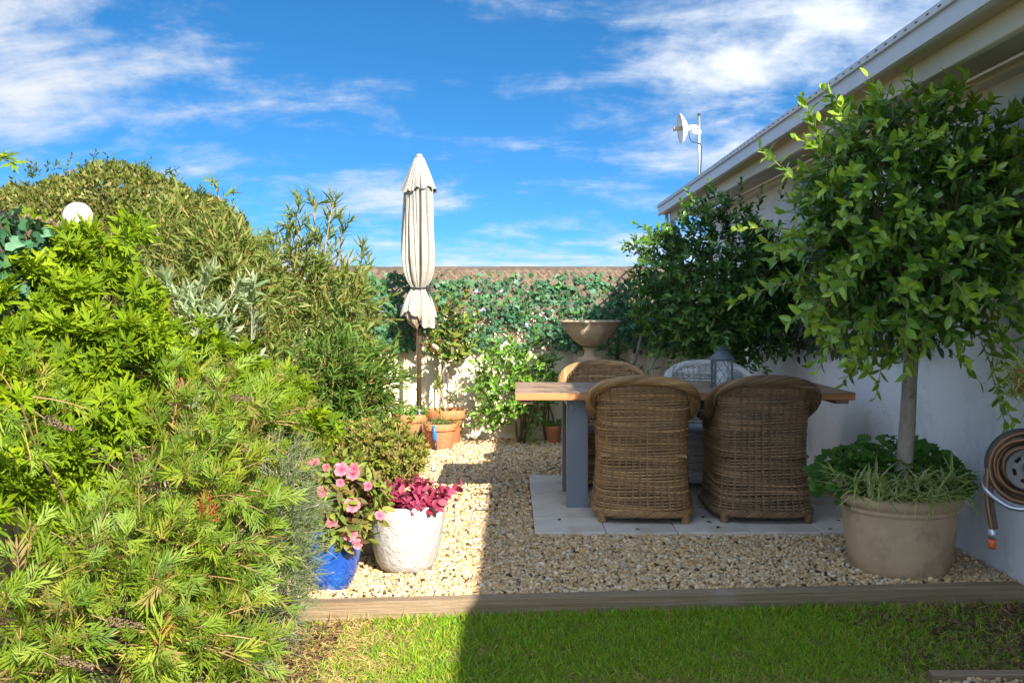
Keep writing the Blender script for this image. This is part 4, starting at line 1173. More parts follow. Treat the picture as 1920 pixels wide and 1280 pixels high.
# underplanting: geranium, spider plant
r = np.random.default_rng(50)
gp_ = empty('geranium_plant', (bpx, bpy_ + .04, .37), 'round-leaved green geranium around the trunk in the large clay pot', 'plant')
RL = [leaf_round(1), leaf_round(2), leaf_round(3)]
n = 520
th = r.uniform(0, 2 * np.pi, n); rad = np.sqrt(r.uniform(.05, 1, n)) * .40
P = np.stack([bpx + np.cos(th) * rad * 1.05, bpy_ + .13 + np.sin(th) * rad * .62, .40 + .24 * (1 - (rad / .44) ** 2) + r.uniform(-.10, .04, n)], 1)
keep = (P[:, 0] < WALL_X - .04); P = P[keep]; n = len(P)
A = norm(np.stack([np.cos(th[keep]), np.sin(th[keep]), r.normal(0, .3, n) - .1], 1) + r.normal(0, .35, (n, 3))); Nn = norm(np.array([0, -.45, .8]) + r.normal(0, .35, (n, 3)))
g = G()
for k in range(0, n, 3):
    g.add(*tube([(bpx + (P[k, 0] - bpx) * .35, bpy_ + (P[k, 1] - bpy_) * .35, .37), P[k]], .0025, 4, False), (.12, .14, .04))
g.build('stems', M['stem'], gp_, np.array(gp_.location))
leaves(gp_, r, RL, P, A, Nn, r.uniform(.045, .085, n), tints(r, n, [(.08, .18, .03), (.11, .22, .035), (.065, .15, .028)]), M['softleaf'])
def spider_plant(root, r, centers, spread, L, nb, mass=True, n_parts=300):
    protos = [leaf_strap(.075, .5, 5), leaf_strap(.065, .8, 5), leaf_strap(.08, .25, 5)]
    n = len(centers) * nb
    th = r.uniform(0, 2 * np.pi, n); el = r.uniform(.15, 1.1, n)
    A = np.stack([np.cos(th) * np.cos(el), np.sin(th) * np.cos(el) - .25, np.sin(el)], 1); Nn = norm(np.stack([-np.cos(th) * np.sin(el), -np.sin(th) * np.sin(el), np.cos(el)], 1))
    P = np.repeat(np.asarray(centers), nb, 0) + r.normal(0, .01, (n, 3))
    Sz = r.uniform(L * .6, L * 1.2, n)
    o = np.array(root.location); k = r.integers(0, 3, n)
    cream, green = np.array([.66, .66, .30]), np.array([.15, .24, .04])
    order = np.argsort(P[:, 1] - A[:, 1] * .1)
    for cnt, i in enumerate(order):
        gg = G() if (cnt < n_parts or cnt == n_parts) else gg
        V, F = place(protos[k[i]], P[i:i + 1], A[i:i + 1], Nn[i:i + 1], Sz[i:i + 1])
        c = np.tile(cream, (len(V), 1)) * r.uniform(.7, 1.2); c[1::3] = green * r.uniform(.7, 1.3)
        gg.add(V, F, c)
        if cnt < n_parts: gg.build('blade', M['softleaf'], root, o)
    if n > n_parts: tag(gg.build('blade_mass', M['softleaf'], root, o), kind='stuff')
r = np.random.default_rng(52)
sp = empty('spider_plant', (bpx, bpy_ - .16, .37), 'cream-striped spider plant spilling over the rim of the large clay pot', 'plant')
cs = [(bpx + x, bpy_ - math.sqrt(max(.0, .30 ** 2 - x * x)) * u + r.uniform(-.02, .02), .41 + .16 * (1 - u)) for x in np.linspace(-.30, .30, 15) for u in (.98, .62)]
spider_plant(sp, r, cs, .1, .16, 13)
r = np.random.default_rng(53)
fe = empty('asparagus_fern', (bpx - .02, bpy_ - .2, .38), 'fine bright-green feathery plant at the front of the large clay pot', 'plant')
base = np.stack([bpx + r.uniform(-.2, .26, 60), bpy_ - .2 + r.uniform(-.06, .08, 60), np.full(60, .385)], 1)
P, A, Nn, Sz, T = grow(r, base, np.stack([r.normal(0, .5, 60), r.normal(-.4, .3, 60), np.ones(60)], 1), r.uniform(.08, .15, 60), 30, (.016, .03), 65, .4, .3)
leaves(fe, r, [leaf_strap(.16, .2, 1)], P, A, Nn, Sz, tints(r, len(P), [(.06, .16, .02), (.09, .20, .025)]), M['softleaf'], n_parts=0)
# hanging spider plant at the right edge
hp = empty('hanging_spider_plant', (2.34, 4.44, .98), 'cream-striped spider plant in a small wall pot above the hose reel', 'plant')
part('pot', lathe([(0, 0), (.075, 0), (.09, .10), (.095, .11), (.085, .11), (.075, .05), (0, .05)], 28), M['terracotta'], hp)
box('bracket', M['polebase'], .07, .187, -.01, .01, .02, .035, hp, .002)
r = np.random.default_rng(55)
spider_plant(hp, r, [(2.34 + .07 * math.cos(t) - .03, 4.43 + .07 * math.sin(t), 1.09 - .06 * (k % 3)) for k, t in enumerate(np.linspace(0, 6.28, 12))] + [(2.24, 4.36, .98), (2.22, 4.36, 1.06), (2.26, 4.34, .92)], .1, .16, 12)

# ------------------------------------------------------------------ second standard fig by the back corner
r = np.random.default_rng(60)
f2 = empty('fig_tree', (1.83, 8.95, 0), 'dense dark fig tree in the back corner behind the lantern', 'tree')
fo = np.array(f2.location); cc = np.array([1.80, 8.75, 1.56]); crad = np.array([.68, .56, .68])
tp = limb(r, (1.83, 8.95, -.02), (1.80, 8.85, 1.1), 0, 8); part('trunk', tube(tp - fo, np.linspace(.04, .028, 8), 10), M['bark'], f2, smooth=True)
g = G()
for k in range(22):
    d = rand_dirs(r, 1)[0]; P = limb(r, (1.80, 8.85, 1.05), cc + d * crad * r.uniform(.6, .9), .08, 7); g.add(*tube(P, np.linspace(.014, .004, 7), 5, False), (.12, .085, .05))
g.build('branches', M['stem'], f2, fo, True)
base, dr = ell_shell(r, 950, cc, crad, .35, .97); lum = 1 + .15 * np.sin(dr[:, 0] * 5 + 2.3) * np.cos(dr[:, 2] * 4.3 + 1.5) + .08 * np.sin(dr[:, 0] * 9 + dr[:, 2] * 7); base = cc + (base - cc) * lum[:, None]; dr = norm(dr + r.normal(0, .5, dr.shape) + [0, 0, .2]); ln = r.uniform(.12, .24, len(base))
P, A, Nn, Sz, T = grow(r, base, dr, ln, 10, (.05, .085), 58, .12, .3, up=.4)
exb = np.array([at(1310, 420, 8.5), at(1390, 400, 8.6), at(1250, 450, 8.5), at(1460, 390, 8.6), at(1400, 660, 8.4), at(1300, 640, 8.4), at(1420, 420, 8.5)]); exd = np.array([(-.3, 0, 1), (0, 0, 1), (-.8, 0, .5), (.2, 0, 1), (0, -.1, -1), (-.1, 0, -1), (0.1, 0, 1)])
P2, A2, N2, S2, T2 = grow(r, exb, exd, .34, 15, (.05, .08), 58, .1, .3)
P, A, Nn, Sz, T = [np.concatenate(z) for z in ((P, P2), (A, A2), (Nn, N2), (Sz, S2), (T, T2))]
keep = P[:, 0] < WALL_X - .03; P, A, Nn, Sz, T = P[keep], A[keep], Nn[keep], Sz[keep], T[keep]
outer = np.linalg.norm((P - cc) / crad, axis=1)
tip_mix = np.clip((cc[0] - P[:, 0]) * .0 + T * .5 + .35 * np.clip(outer - .7, 0, .4) / .3, 0, 1)  # yellower green towards shoot tips and outer crown
leaves(f2, r, FI, P, A, Nn, Sz, tints(r, len(P), [(.05, .12, .022), (.065, .15, .025), (.04, .095, .02)], tip_mix, (.2, .36, .035)), M['glossleaf'])

# ------------------------------------------------------------------ creeper on the white wall behind
r = np.random.default_rng(64)
cr = empty('wall_creeper', (WALL_X - .02, 8.6, 1.0), 'dark small-leaved creeper draped along the top of the white wall', 'creeper')
n = 3600
P = np.stack([WALL_X - .015 - np.abs(r.normal(0, .05, n)), r.uniform(5.7, 10.4, n), np.zeros(n)], 1)
zlow = H - (1 - .1 * 0) * (P[:, 1] / F_PX) * (660 - HY) + .06 * lownoise(P[:, 1], P[:, 1] * .3, 3)
P[:, 2] = zlow + r.uniform(0, 1, n) ** .9 * (2.05 - zlow)
A = norm(np.stack([r.normal(-.3, .3, n), r.normal(0, .5, n), r.normal(-.8, .4, n)], 1)); Nn = norm(np.stack([np.full(n, -1.0), r.normal(-.3, .4, n), r.normal(.4, .4, n)], 1))
leaves(cr, r, FI, P, A, Nn, r.uniform(.05, .085, n), tints(r, n, [(.03, .06, .02), (.05, .08, .025), (.06, .075, .03)]), M['leaf'])

# ------------------------------------------------------------------ trellis with artificial ivy on the back fence
r = np.random.default_rng(70)
IV = [leaf_ivy()]
def trellis(label, p0, p1, z0, z1, n_leaf, seed, dens=None, lsz=(.055, .085), slots=None):
    r = np.random.default_rng(seed)
    p0, p1 = np.array(p0, float), np.array(p1, float); L = np.linalg.norm(p1 - p0); d = (p1 - p0) / L; nrm = np.array([d[1], -d[0]])
    root = empty('ivy_trellis', (p0[0], p0[1], z0), label, 'trellis'); o = np.array(root.location)
    hgt = z1 - z0; an = R(41); run = hgt / math.tan(an); ll = hgt / math.sin(an)
    ang = math.atan2(d[1], d[0])
    for s, yo in ((1, 0.0), (-1, -.0085)):
        base_m = None
        k = -run
        while k < L:
            a0, a1 = max(0.0, k), min(L, k + run)
            if a1 - a0 > .12:
                t0, t1 = (a0 - k) / run, (a1 - k) / run
                if s < 0: zA, zB = z1 - hgt * t0, z1 - hgt * t1
                else: zA, zB = z0 + hgt * t0, z0 + hgt * t1
                full = (t1 - t0) > .999
                if full and base_m is not None:
                    ob = bpy.data.objects.new('lath', base_m); link(ob, root)
                else:
                    le = math.hypot(a1 - a0, zB - zA); bm_o = box('lath', M['lath'], -le / 2, le / 2, -.004, .004, -.0075, .0075, root, 0); ob = bm_o
                    if full: base_m = ob.data
                c = p0 + d * (a0 + a1) / 2 + nrm * (.0 - yo)
                ob.location = (c[0] - o[0], c[1] - o[1], (zA + zB) / 2 - z0)
                ob.rotation_mode = 'QUATERNION'
                from mathutils import Quaternion
                ob.rotation_quaternion = Quaternion((0, 0, 1), ang) @ Quaternion((0, 1, 0), -s * an)
            k += .115
    u = r.uniform(0, L, n_leaf); z = r.uniform(z0 - .02, z1 - .02, n_leaf)
    if dens is not None:
        ok = r.random(n_leaf) < dens(u / L, (z - z0) / hgt); u, z = u[ok], z[ok]
    n = len(u)
    P = np.stack([p0[0] + d[0] * u, p0[1] + d[1] * u, z], 1); P[:, :2] += nrm * (.012 + np.abs(r.normal(0, .035, n)))[:, None]
    A = norm(np.stack([r.normal(0, .6, n), r.normal(0, .35, n), r.normal(-.45, .6, n)], 1)); 
    Nn = norm(np.stack([nrm[0] + r.normal(0, .45, n), nrm[1] + r.normal(0, .4, n), .35 + r.normal(0, .4, n)], 1))
    c = tints(r, n, [(.045, .135, .065), (.06, .17, .08), (.03, .095, .045), (.10, .22, .12), (.075, .16, .04)], var=.3)
    fl = r.random(n) < .012; c[fl] = (.30, .32, .50)
    leaves(root, r, IV, P, A, Nn, r.uniform(lsz[0], lsz[1], n), c, M['fakeleaf'])
    return root
def dens_back(u, v):
    x = -1.75 + u * 4.2
    nn = lownoise(x * 1.3, v * 1.6, 1.6)
    edge = np.clip((.30 + .35 * np.abs(lownoise(x, x * .4, 2.2)) ) , 0, 1)
    return np.clip(.52 + .75 * nn + .25 * (x < -1.0) + .15 * (x > 1), .10, 1) * np.clip((v + .05) * 6, .15, 1) * np.where(v > .88, .45, 1)
trellis('ivy-covered diagonal lath trellis along the top of the back fence', (-1.78, FY - .06), (2.45, FY - .06), .93, 1.76, 8800, 71, dens_back, (.04, .072))
trellis('ivy-covered trellis on the left fence behind the white globe', (-2.28, 5.5), (-2.28, 4.1), 1.2, 1.80, 2000, 72, None, (.06, .1))

# ------------------------------------------------------------------ back-corner pots
terracotta('terracotta_pot', (-1.03, 10.10, 0), .175, .30, 'terracotta pot of green herbs just left of the umbrella pole')
terracotta('terracotta_pot', (-.675, 10.16, 0), .20, .34, 'biggest terracotta pot, with the young magnolia in it')
terracotta('terracotta_pot', (-.70, 9.72, 0), .165, .25, 'terracotta pot in front, with a blue garden spike leaning on it')
terracotta('terracotta_pot', (.42, 10.12, 0), .085, .18, 'smallest terracotta pot, by the table leg near the back fence')
def small_plant(name, loc, label, seed, nsh, L, leaf, lsz, cols, tip, mat, spread=55, lean=.5, protos=None, n_parts=300, nl=8, radius=.08, flat=1.0, cat='plant'):
    r = np.random.default_rng(seed); root = empty(name, loc, label, cat)
    b_ = np.asarray(loc) + np.stack([r.normal(0, radius, nsh), r.normal(0, radius, nsh), np.zeros(nsh)], 1)
    d = norm(np.stack([r.normal(0, lean, nsh), r.normal(-.1, lean, nsh), np.full(nsh, flat)], 1)); ln = r.uniform(L * .6, L, nsh)
    P, A, Nn, Sz, T = grow(r, b_, d, ln, nl, lsz, spread, .15, .3)
    g = G(); shoot_stems(g, r, b_, d, ln, .15, .003, (.14, .12, .05)); g.build('stems', M['stem'], root, np.asarray(loc))
    leaves(root, r, protos or FI, P, A, Nn, Sz, tints(r, len(P), cols, T, tip), M[mat], n_parts=n_parts)
    return root
small_plant('herb_plant', (-1.03, 10.10, .26), 'bright green leafy herb in the pot left of the umbrella pole', 80, 46, .2, None, (.035, .06), [(.10, .24, .03), (.13, .28, .04)], (.2, .36, .05), 'softleaf', lean=.8, radius=.1)
small_plant('grass_tuft', (-.70, 9.72, .22), 'grassy green tuft in the front terracotta pot', 81, 60, .14, None, (.05, .10), [(.07, .16, .03), (.10, .2, .04)], None, 'softleaf', protos=[leaf_strap(.07, .5, 3)], lean=1.0, radius=.09, nl=4)
small_plant('succulent_plant', (.42, 10.12, .16), 'little green succulent in the smallest terracotta pot', 82, 14, .1, None, (.03, .05), [(.12, .22, .06), (.16, .28, .07)], None, 'softleaf', protos=[rosette(1)], nl=3, radius=.05)
bsx = empty('garden_spike', (-.735, 9.545, .005), 'blue plastic garden spike leaning on the front terracotta pot', 'garden tool')
part('handle', tube([(0, .012, .085), (-.005, .006, .12), (-.008, 0, .18), (-.012, .01, .24)], [.012, .02, .019, .013], 12), M['blueplastic'], bsx, smooth=True)
part('spike', tube([(.006, .0, .0), (.002, .008, .05), (0, .012, .088)], [.011, .014, .010], 10), M['polebase'], bsx)

# young magnolia
r = np.random.default_rng(84)
mg = empty('magnolia_tree', (-.675, 10.16, .29), 'young magnolia with large leathery leaves in the biggest terracotta pot', 'tree'); mo = np.array(mg.location)
st_top = np.array([-.665, 10.14, .92])
part('trunk', tube(limb(r, (-.675, 10.16, .27), st_top, 0, 7) - mo, np.linspace(.011, .008, 7), 8), M['bark'], mg, smooth=True)
part('support_stake', tube([(.02, -.02, -.02), (.025, -.022, .62)], .006, 6), M['timber'], mg)
ML = [leaf_oval(.40, .15, .16, .75), leaf_oval(.36, .2, .26, .75), leaf_oval(.42, .08, .06, .75)]
tg = [at(x, y, Y) for x, y, Y in ((815, 640, 10.0), (835, 600, 10.1), (850, 640, 9.95), (870, 620, 10.05), (880, 660, 10.0), (800, 610, 10.1), (845, 580, 10.15), (825, 670, 9.95), (895, 640, 10.1), (860, 590, 10.1), (872, 570, 10.1), (805, 660, 10.0), (848, 660, 9.9), (862, 675, 10.0), (888, 610, 10.1), (818, 585, 10.1))]
bases, dirs_ = [], []
g = G()
for q_ in tg:
    P = limb(r, st_top - [0, 0, r.uniform(0, .12)], q_, -.05, 5); g.add(*tube(P, np.linspace(.006, .004, 5), 5, False), (.16, .11, .05))
    bases.append(P[2]); dirs_.append(P[-1] - P[2] + np.array([0, 0, .05]))
low_b = [np.array([-.69, 10.14, .36]), np.array([-.66, 10.13, .33]), np.array([-.70, 10.13, .45])]; low_d = [(-.35, -.1, 1), (.25, -.1, .7), (-.2, 0, 1)]
for a_, d_ in zip(low_b, low_d): g.add(*tube([a_, a_ + norm(np.array(d_)) * .26], .005, 5, False), (.2, .15, .06))
g.build('branches', M['stem'], mg, mo, True)
d = np.array(dirs_); ln = np.linalg.norm(d, axis=1) * 1.25
P, A, Nn, Sz, T = grow(r, np.array(bases), d, ln, 15, (.085, .14), 72, -.05, .3, up=.5, t0=.15)
P2, A2, N2, S2, T2 = grow(r, np.array(low_b), np.array(low_d, float), .27, 8, (.07, .11), 65, 0, .3, up=.4, t0=.3)
P, A, Nn, Sz, T = [np.concatenate(z) for z in ((P, P2), (A, A2), (Nn, N2), (Sz, S2), (T, T2))]
c = tints(r, len(P), [(.11, .18, .025), (.14, .22, .028), (.085, .15, .022), (.17, .23, .035)], T, (.27, .3, .045)); br = r.random(len(P)) < .10; c[br] = np.array([.22, .11, .04]) * r.uniform(.6, 1.2, (br.sum(), 1))
leaves(mg, r, ML, P, A, Nn, Sz, c, M['glossleaf'])

# murraya-like shrub at the fence
def shrub(name, loc, label, seed, c, rad, nsh, ln, nl, lsz, cols, tip, mat, protos, spread=58, droop=.12, lo=.35, upb=.35, n_parts=300, stems=8, stem_c=(.16, .12, .06), zmin=-.9, tw=.0028, cell=11, jit=.3, leanx=0.0):
    r = np.random.default_rng(seed); root = empty(name, loc, label, 'shrub'); o = np.asarray(loc)
    g = G()
    for k in range(stems):
        d = rand_dirs(r, 1)[0]; d[2] = abs(d[2])
        P = limb(r, o + [r.normal(0, .03), r.normal(0, .03), -.02], np.asarray(c) + d * np.asarray(rad) * .7, .03, 7); g.add(*tube(P, np.linspace(.011, .004, 7), 5, False), np.asarray(stem_c) * r.uniform(.7, 1.2))
    base, dr = ell_shell(r, nsh, c, rad, lo, .92, zmin); dr = norm(dr + r.normal(0, .45, dr.shape) + [leanx, -.1, upb]); L = r.uniform(ln[0], ln[1], len(base))
    shoot_stems(g, r, base, dr, L, droop, tw, stem_c)
    g.build('stems', M['stem'], root, o)
    P, A, Nn, Sz, T = grow(r, base, dr, L, nl, lsz, spread, droop, jit, up=.4)
    keep = P[:, 2] > loc[2] - .01
    leaves(root, r, protos, P[keep], A[keep], Nn[keep], Sz[keep], tints(r, keep.sum(), cols, T[keep], tip), M[mat], n_parts=n_parts, cell=cell)
    return root
shrub('orange_jessamine', (.08, 10.12, 0), 'bushy glossy green shrub against the fence between the magnolia and the urn', 90, (.03, 10.02, .55), (.36, .26, .48), 190, (.12, .28), 9, (.05, .085), [(.11, .25, .025), (.15, .30, .03), (.085, .19, .022)], (.25, .42, .05), 'glossleaf', FI)
shrub('orange_jessamine', (.36, 10.25, 0), 'thin leafy sprays of shrub rising beside the stone pedestal', 91, (.33, 10.18, .62), (.10, .08, .28), 16, (.14, .26), 9, (.045, .07), [(.08, .18, .022), (.10, .22, .028)], (.17, .3, .04), 'glossleaf', FI, stems=4)
shrub('small_shrub', (1.33, 10.2, 0), 'sparse twiggy shrub at the fence foot between the two far chairs', 92, (1.35, 10.15, .55), (.24, .12, .22), 40, (.1, .2), 9, (.022, .04), [(.07, .12, .03), (.09, .14, .035)], None, 'leaf', FI, n_parts=0)

# spiky cordylines beside the urn
def spiky(loc, label, seed, trunk, heads, L):
    r = np.random.default_rng(seed); root = empty('cordyline_plant', loc, label, 'plant'); o = np.asarray(loc)
    part('trunk', tube(np.asarray(trunk) - o, np.linspace(.022, .013, len(trunk)), 8), M['bark'], root, smooth=True)
    pr = [leaf_strap(.05, .10, 4), leaf_strap(.05, .35, 4)]
    for hd, nup, nde in heads:
        for k in range(nup + nde):
            th = r.uniform(0, 6.28); el = r.uniform(.25, 1.45) if k < nup else r.uniform(-1.1, .1)
            a_ = np.array([[math.cos(th) * math.cos(el), math.sin(th) * math.cos(el), math.sin(el)]]); n_ = np.array([[-math.cos(th) * math.sin(el), -math.sin(th) * math.sin(el), math.cos(el)]])
            gg = G(); V, F = place(pr[k % 2], np.array([hd]) + r.normal(0, .008, 3), a_, n_, np.array([L * r.uniform(.7, 1.15)])); c = np.array([.07, .13, .03]) if k < nup else np.array([.09, .06, .035])
            gg.add(V, F, c * r.uniform(.7, 1.4)); gg.build('blade', M['leaf'], root, o)
spiky((1.03, 9.95, 0), 'shorter spiky cordyline with a dead skirt, right beside the urn', 95, [(1.03, 9.95, -.02), (1.04, 9.95, .4), (1.05, 9.93, .86)], [((1.05, 9.93, .88), 26, 20)], .27)
spiky((1.16, 10.05, 0), 'taller leaning spiky cordyline in front of the ivy trellis', 96, [(1.16, 10.05, -.02), (1.13, 10.03, .55), (1.24, 10.0, .85), (1.30, 9.98, 1.12)], [((1.30, 9.98, 1.13), 24, 14)], .26)

# ------------------------------------------------------------------ white pot, blue pot, tan pot with their plants
wx, wy = at(762, 1083, 5.03)[0], 5.22
wx -= .02
wp = empty('white_pot', (wx, wy, 0), 'tall white crackle-glazed pot with magenta foliage', 'pot')
part('body', lathe([(0, 0), (.112, 0), (.134, .010), (.158, .05), (.187, .17), (.202, .28), (.205, .345), (.201, .352), (.190, .352), (.182, .30), (0, .295)], 72), M['whitepot'], wp, smooth=False)
soil_in(wp, .183, .315)
r = np.random.default_rng(101)
ir = empty('bloodleaf_plant', (wx, wy, .31), 'magenta-leaved plant filling the white pot', 'plant')
nsh = 58; th = r.uniform(0, 6.28, nsh); rd = np.sqrt(r.uniform(0, 1, nsh)) * .165
b_ = np.stack([wx + np.cos(th) * rd, wy + np.sin(th) * rd, np.full(nsh, .31)], 1); d = norm(np.stack([np.cos(th) * rd * 5 + r.normal(0, .25, nsh) + .12, np.sin(th) * rd * 5 + r.normal(0, .25, nsh), np.ones(nsh)], 1)); ln = r.uniform(.08, .19, nsh)
P, A, Nn, Sz, T = grow(r, b_, d, ln, 10, (.04, .068), 66, .15, .4, up=.4)
g = G(); shoot_stems(g, r, b_, d, ln, .15, .004, (.3, .03, .09)); g.build('stems', M['stem'], ir, np.array(ir.location))
c = tints(r, len(P), [(.24, .016, .045), (.31, .03, .075), (.17, .011, .032), (.37, .065, .13)], T, (.42, .085, .16), .3); gr = (T < .3) & (r.random(len(P)) < .5); c[gr] = (.05, .06, .02)
leaves(ir, r, [leaf_oval(.70, .1, .25, .9), leaf_oval(.62, .2, .12, .9), leaf_oval(.75, -.1, .3, .9)], P, A, Nn, Sz, c, M['petal'])

bx_, by_ = at(612, 1115, 4.74)[0], 4.88
bpo = empty('blue_pot', (bx_, by_, 0), 'glossy cobalt-blue glazed pot holding the pink impatiens', 'pot')
part('body', lathe([(0, 0), (.085, 0), (.10, .008), (.128, .09), (.143, .18), (.145, .24), (.140, .262), (.148, .275), (.150, .288), (.143, .294), (.132, .29), (.128, .25), (0, .245)], 64), M['bluepot'], bpo, smooth=True)
for s, aa in ((1, -100), (-1, 70)):
    a_ = R(aa); part('ring_ornament', tube([(math.cos(a_) * .153 - math.sin(a_) * .022 * math.cos(t), math.sin(a_) * .153 + math.cos(a_) * .022 * math.cos(t), .225 + .024 * math.sin(t)) for t in np.linspace(0, 6.283, 22)], .006, 8), M['bluepot'], bpo, smooth=True)
soil_in(bpo, .13, .262)
r = np.random.default_rng(105)
im = empty('impatiens_plant', (bx_, by_, .26), 'pink-flowering impatiens with bronze-green leaves in the blue pot', 'plant'); io = np.array(im.location)
cI = at(632, 945, 4.85)
nsh = 170; base, dr = ell_shell(r, nsh, cI, (.205, .17, .19), .3, .9, -.75); dr = norm(dr + r.normal(0, .3, dr.shape) + [0, -.1, .3]); ln = r.uniform(.05, .10, len(base))
P, A, Nn, Sz, T = grow(r, base, dr, ln, 7, (.055, .092), 68, .2, .3, up=.5)
g = G()
for k in range(30):
    g.add(*tube(limb(r, io + [r.normal(0, .03), r.normal(0, .03), -.01], base[k], .02, 5), np.linspace(.007, .004, 5), 6, False), (.22, .09, .05))
g.build('stems', M['stem'], im, io)
leaves(im, r, [leaf_oval(.40, .18, .2, .85), leaf_oval(.36, .22, .3, .85)], P, A, Nn, Sz, tints(r, len(P), [(.15, .23, .04), (.19, .26, .045), (.13, .16, .04), (.17, .12, .04), (.11, .07, .04)], T, (.3, .32, .05)), M['leaf'])
FL = [flower5(k) for k in range(4)]
for k, (x, y, s_) in enumerate([(572, 872, 1), (590, 868, .9), (612, 876, .7), (640, 880, 1.2), (662, 888, 1.1), (606, 922, 1.05), (660, 947, 1.25), (622, 980, 1), (656, 1000, 1.15), (670, 1020, .8), (712, 966, .8), (690, 911, .8), (638, 905, .7), (664, 878, .9)]):
    p_ = at(x, y, 4.70 - .02 * r.random()); gg = G()
    nn_ = norm(np.array([[r.normal(0, .35), -1, r.normal(.45, .25)]])); aa_ = norm(np.cross(nn_, [[.3, .2, 1]]))
    V, F = place(FL[k % 4], p_[None], aa_, nn_, np.array([.062 * s_])); c = np.tile(np.array([.78, .27, .33]) * r.uniform(.85, 1.15), (len(V), 1)); c[0::8] = (.55, .03, .12)
    gg.add(V, F, np.clip(c, 0, 1)); gg.build('flower', M['petal'], im, io)
sx_, sy_ = at(690, 1045, 5.45)[0], 5.62
tp_ = empty('tan_pot', (sx_, sy_, 0), 'plain tan pot half hidden behind the white pot and the blue pot', 'pot')
part('body', lathe([(0, 0), (.13, 0), (.15, .01), (.19, .26), (.20, .30), (.185, .30), (.18, .25), (0, .245)], 48), M['tanpot'], tp_)
r = np.random.default_rng(108)
sd = empty('sedum_plant', (sx_, sy_, .25), 'mound of yellow-green succulent rosettes behind the white pot', 'plant')
n = 1500; cS = at(694, 865, 5.65); d = rand_dirs(r, n); d[:, 2] = d[:, 2] * .9 + .1; P = cS + d * np.array([.34, .26, .24]) * r.uniform(.6, 1, (n, 1)); A = norm(d + r.normal(0, .3, (n, 3)) + [0, -.2, .5]); Nn = rand_dirs(r, n)
RO = [rosette(k) for k in range(4)]
g = G()
for k in range(0, n, 8): g.add(*tube(limb(r, (sx_ + r.normal(0, .07), sy_ + r.normal(0, .07), .26), P[k], .02, 4), .004, 4, False), (.25, .16, .07))
g.build('stems', M['stem'], sd, np.array(sd.location))
leaves(sd, r, RO, P, A, Nn, r.uniform(.026, .045, n), tints(r, n, [(.24, .26, .05), (.30, .29, .07), (.19, .23, .04), (.33, .26, .09), (.17, .21, .04)], var=.25), M['softleaf'], name='rosette', min_px=8)
# little tap sprinkler
sk = empty('garden_sprinkler', (at(812, 905, 7.8)[0], 7.8, -.01), 'small grey metal sprinkler stake standing in the sunlit gravel', 'sprinkler')
part('stake', tube([(0, 0, 0), (.005, 0, .10)], .006, 8), M['galv'], sk)
part('head', lathe([(0, .098), (.014, .10), (.016, .115), (.009, .122), (.012, .135), (0, .137)], 12), M['galv'], sk)
part('arm', tube([(-.03, 0, .128), (.03, 0, .134)], .004, 6), M['galv'], sk)
# fallen leaves on the pavers
r = np.random.default_rng(111)
fl_me = {}
for k, (x, y) in enumerate([(.30, 6.35), (1.22, 6.25), (1.25, 6.42), (1.28, 6.12), (2.05, 6.3), (.75, 6.04), (1.95, 6.05), (1.26, 6.7)]):
    gg = G(); gg.add(*leaf_oval(.5, .3, .15), np.array([.10, .06, .035]) * r.uniform(.6, 1.3)); o = gg.build('fallen_leaf', M['stem']); o.location = (x, y, .0245); o.rotation_euler = (r.uniform(-.1, .1), 0, r.uniform(0, 6.28)); s_ = r.uniform(.03, .05); o.scale = (s_, s_, s_)
    tag(o, 'small dry brown leaf lying on the pale pavers', 'leaf', 'dry leaves fallen on the pavers')

# ================================================================== LEFT BORDER
# clipped hedge in the neighbour's garden
r = np.random.default_rng(120)
hd = empty('clipped_hedge', (-3.9, 9.2, -.1), 'big dome-clipped olive-green hedge beyond the left fence', 'hedge'); ho2 = np.array(hd.location)
hc, hrad = np.array([-3.75, 9.3, 1.15]), np.array([1.75, 1.2, 1.50])
g = G()
for k in range(14):
    d = rand_dirs(r, 1)[0]; d[2] = abs(d[2]); g.add(*tube(limb(r, ho2 + [r.normal(0, .1), 0, 0], hc + d * hrad * .85, .03, 7), np.linspace(.05, .012, 7), 6, False), (.12, .09, .06))
g.build('branches', M['stem'], hd, ho2, True)
d = rand_dirs(r, 110000); d = d[(d[:, 1] < .25) & (d[:, 2] > -.05)]
q = norm(np.sign(d) * np.abs(d) ** .9); n = len(q)
bumpy = 1 + .045 * np.sin(q[:, 0] * 9 + 1) * np.sin(q[:, 2] * 8) + .028 * np.sin(q[:, 0] * 23) * np.cos(q[:, 2] * 21)
P = hc + q * hrad * (bumpy * r.uniform(.92, 1.008, n))[:, None]; A = norm(q + r.normal(0, .75, (n, 3)) + [0, 0, .3]); Nn = norm(q + r.normal(0, .7, (n, 3)))
c = tints(r, n, [(.11, .14, .022), (.14, .165, .028), (.19, .195, .042), (.08, .11, .02), (.22, .19, .06)], var=.35)
hl = (np.array([(0, 0, 0), (-.26, .45, .06), (.26, .45, .06), (0, 1, -.05)], float), np.array([(0, 2, 1), (1, 2, 3)]))
g = G(); V, F = place(hl, P, A, Nn, r.uniform(.035, .065, n)); g.add(V, F, np.repeat(c, 4, 0)); tag(g.build('foliage', M['leaf'], hd, ho2), kind='stuff')
core = part('inner_growth', lathe([(1e-4, -1.2)] + [(math.cos(t) * .90, math.sin(t) * .90) for t in np.linspace(-.9, 1.57, 14)], 24), M['soil'], hd, loc=hc - ho2, smooth=True); core.scale = tuple(hrad)
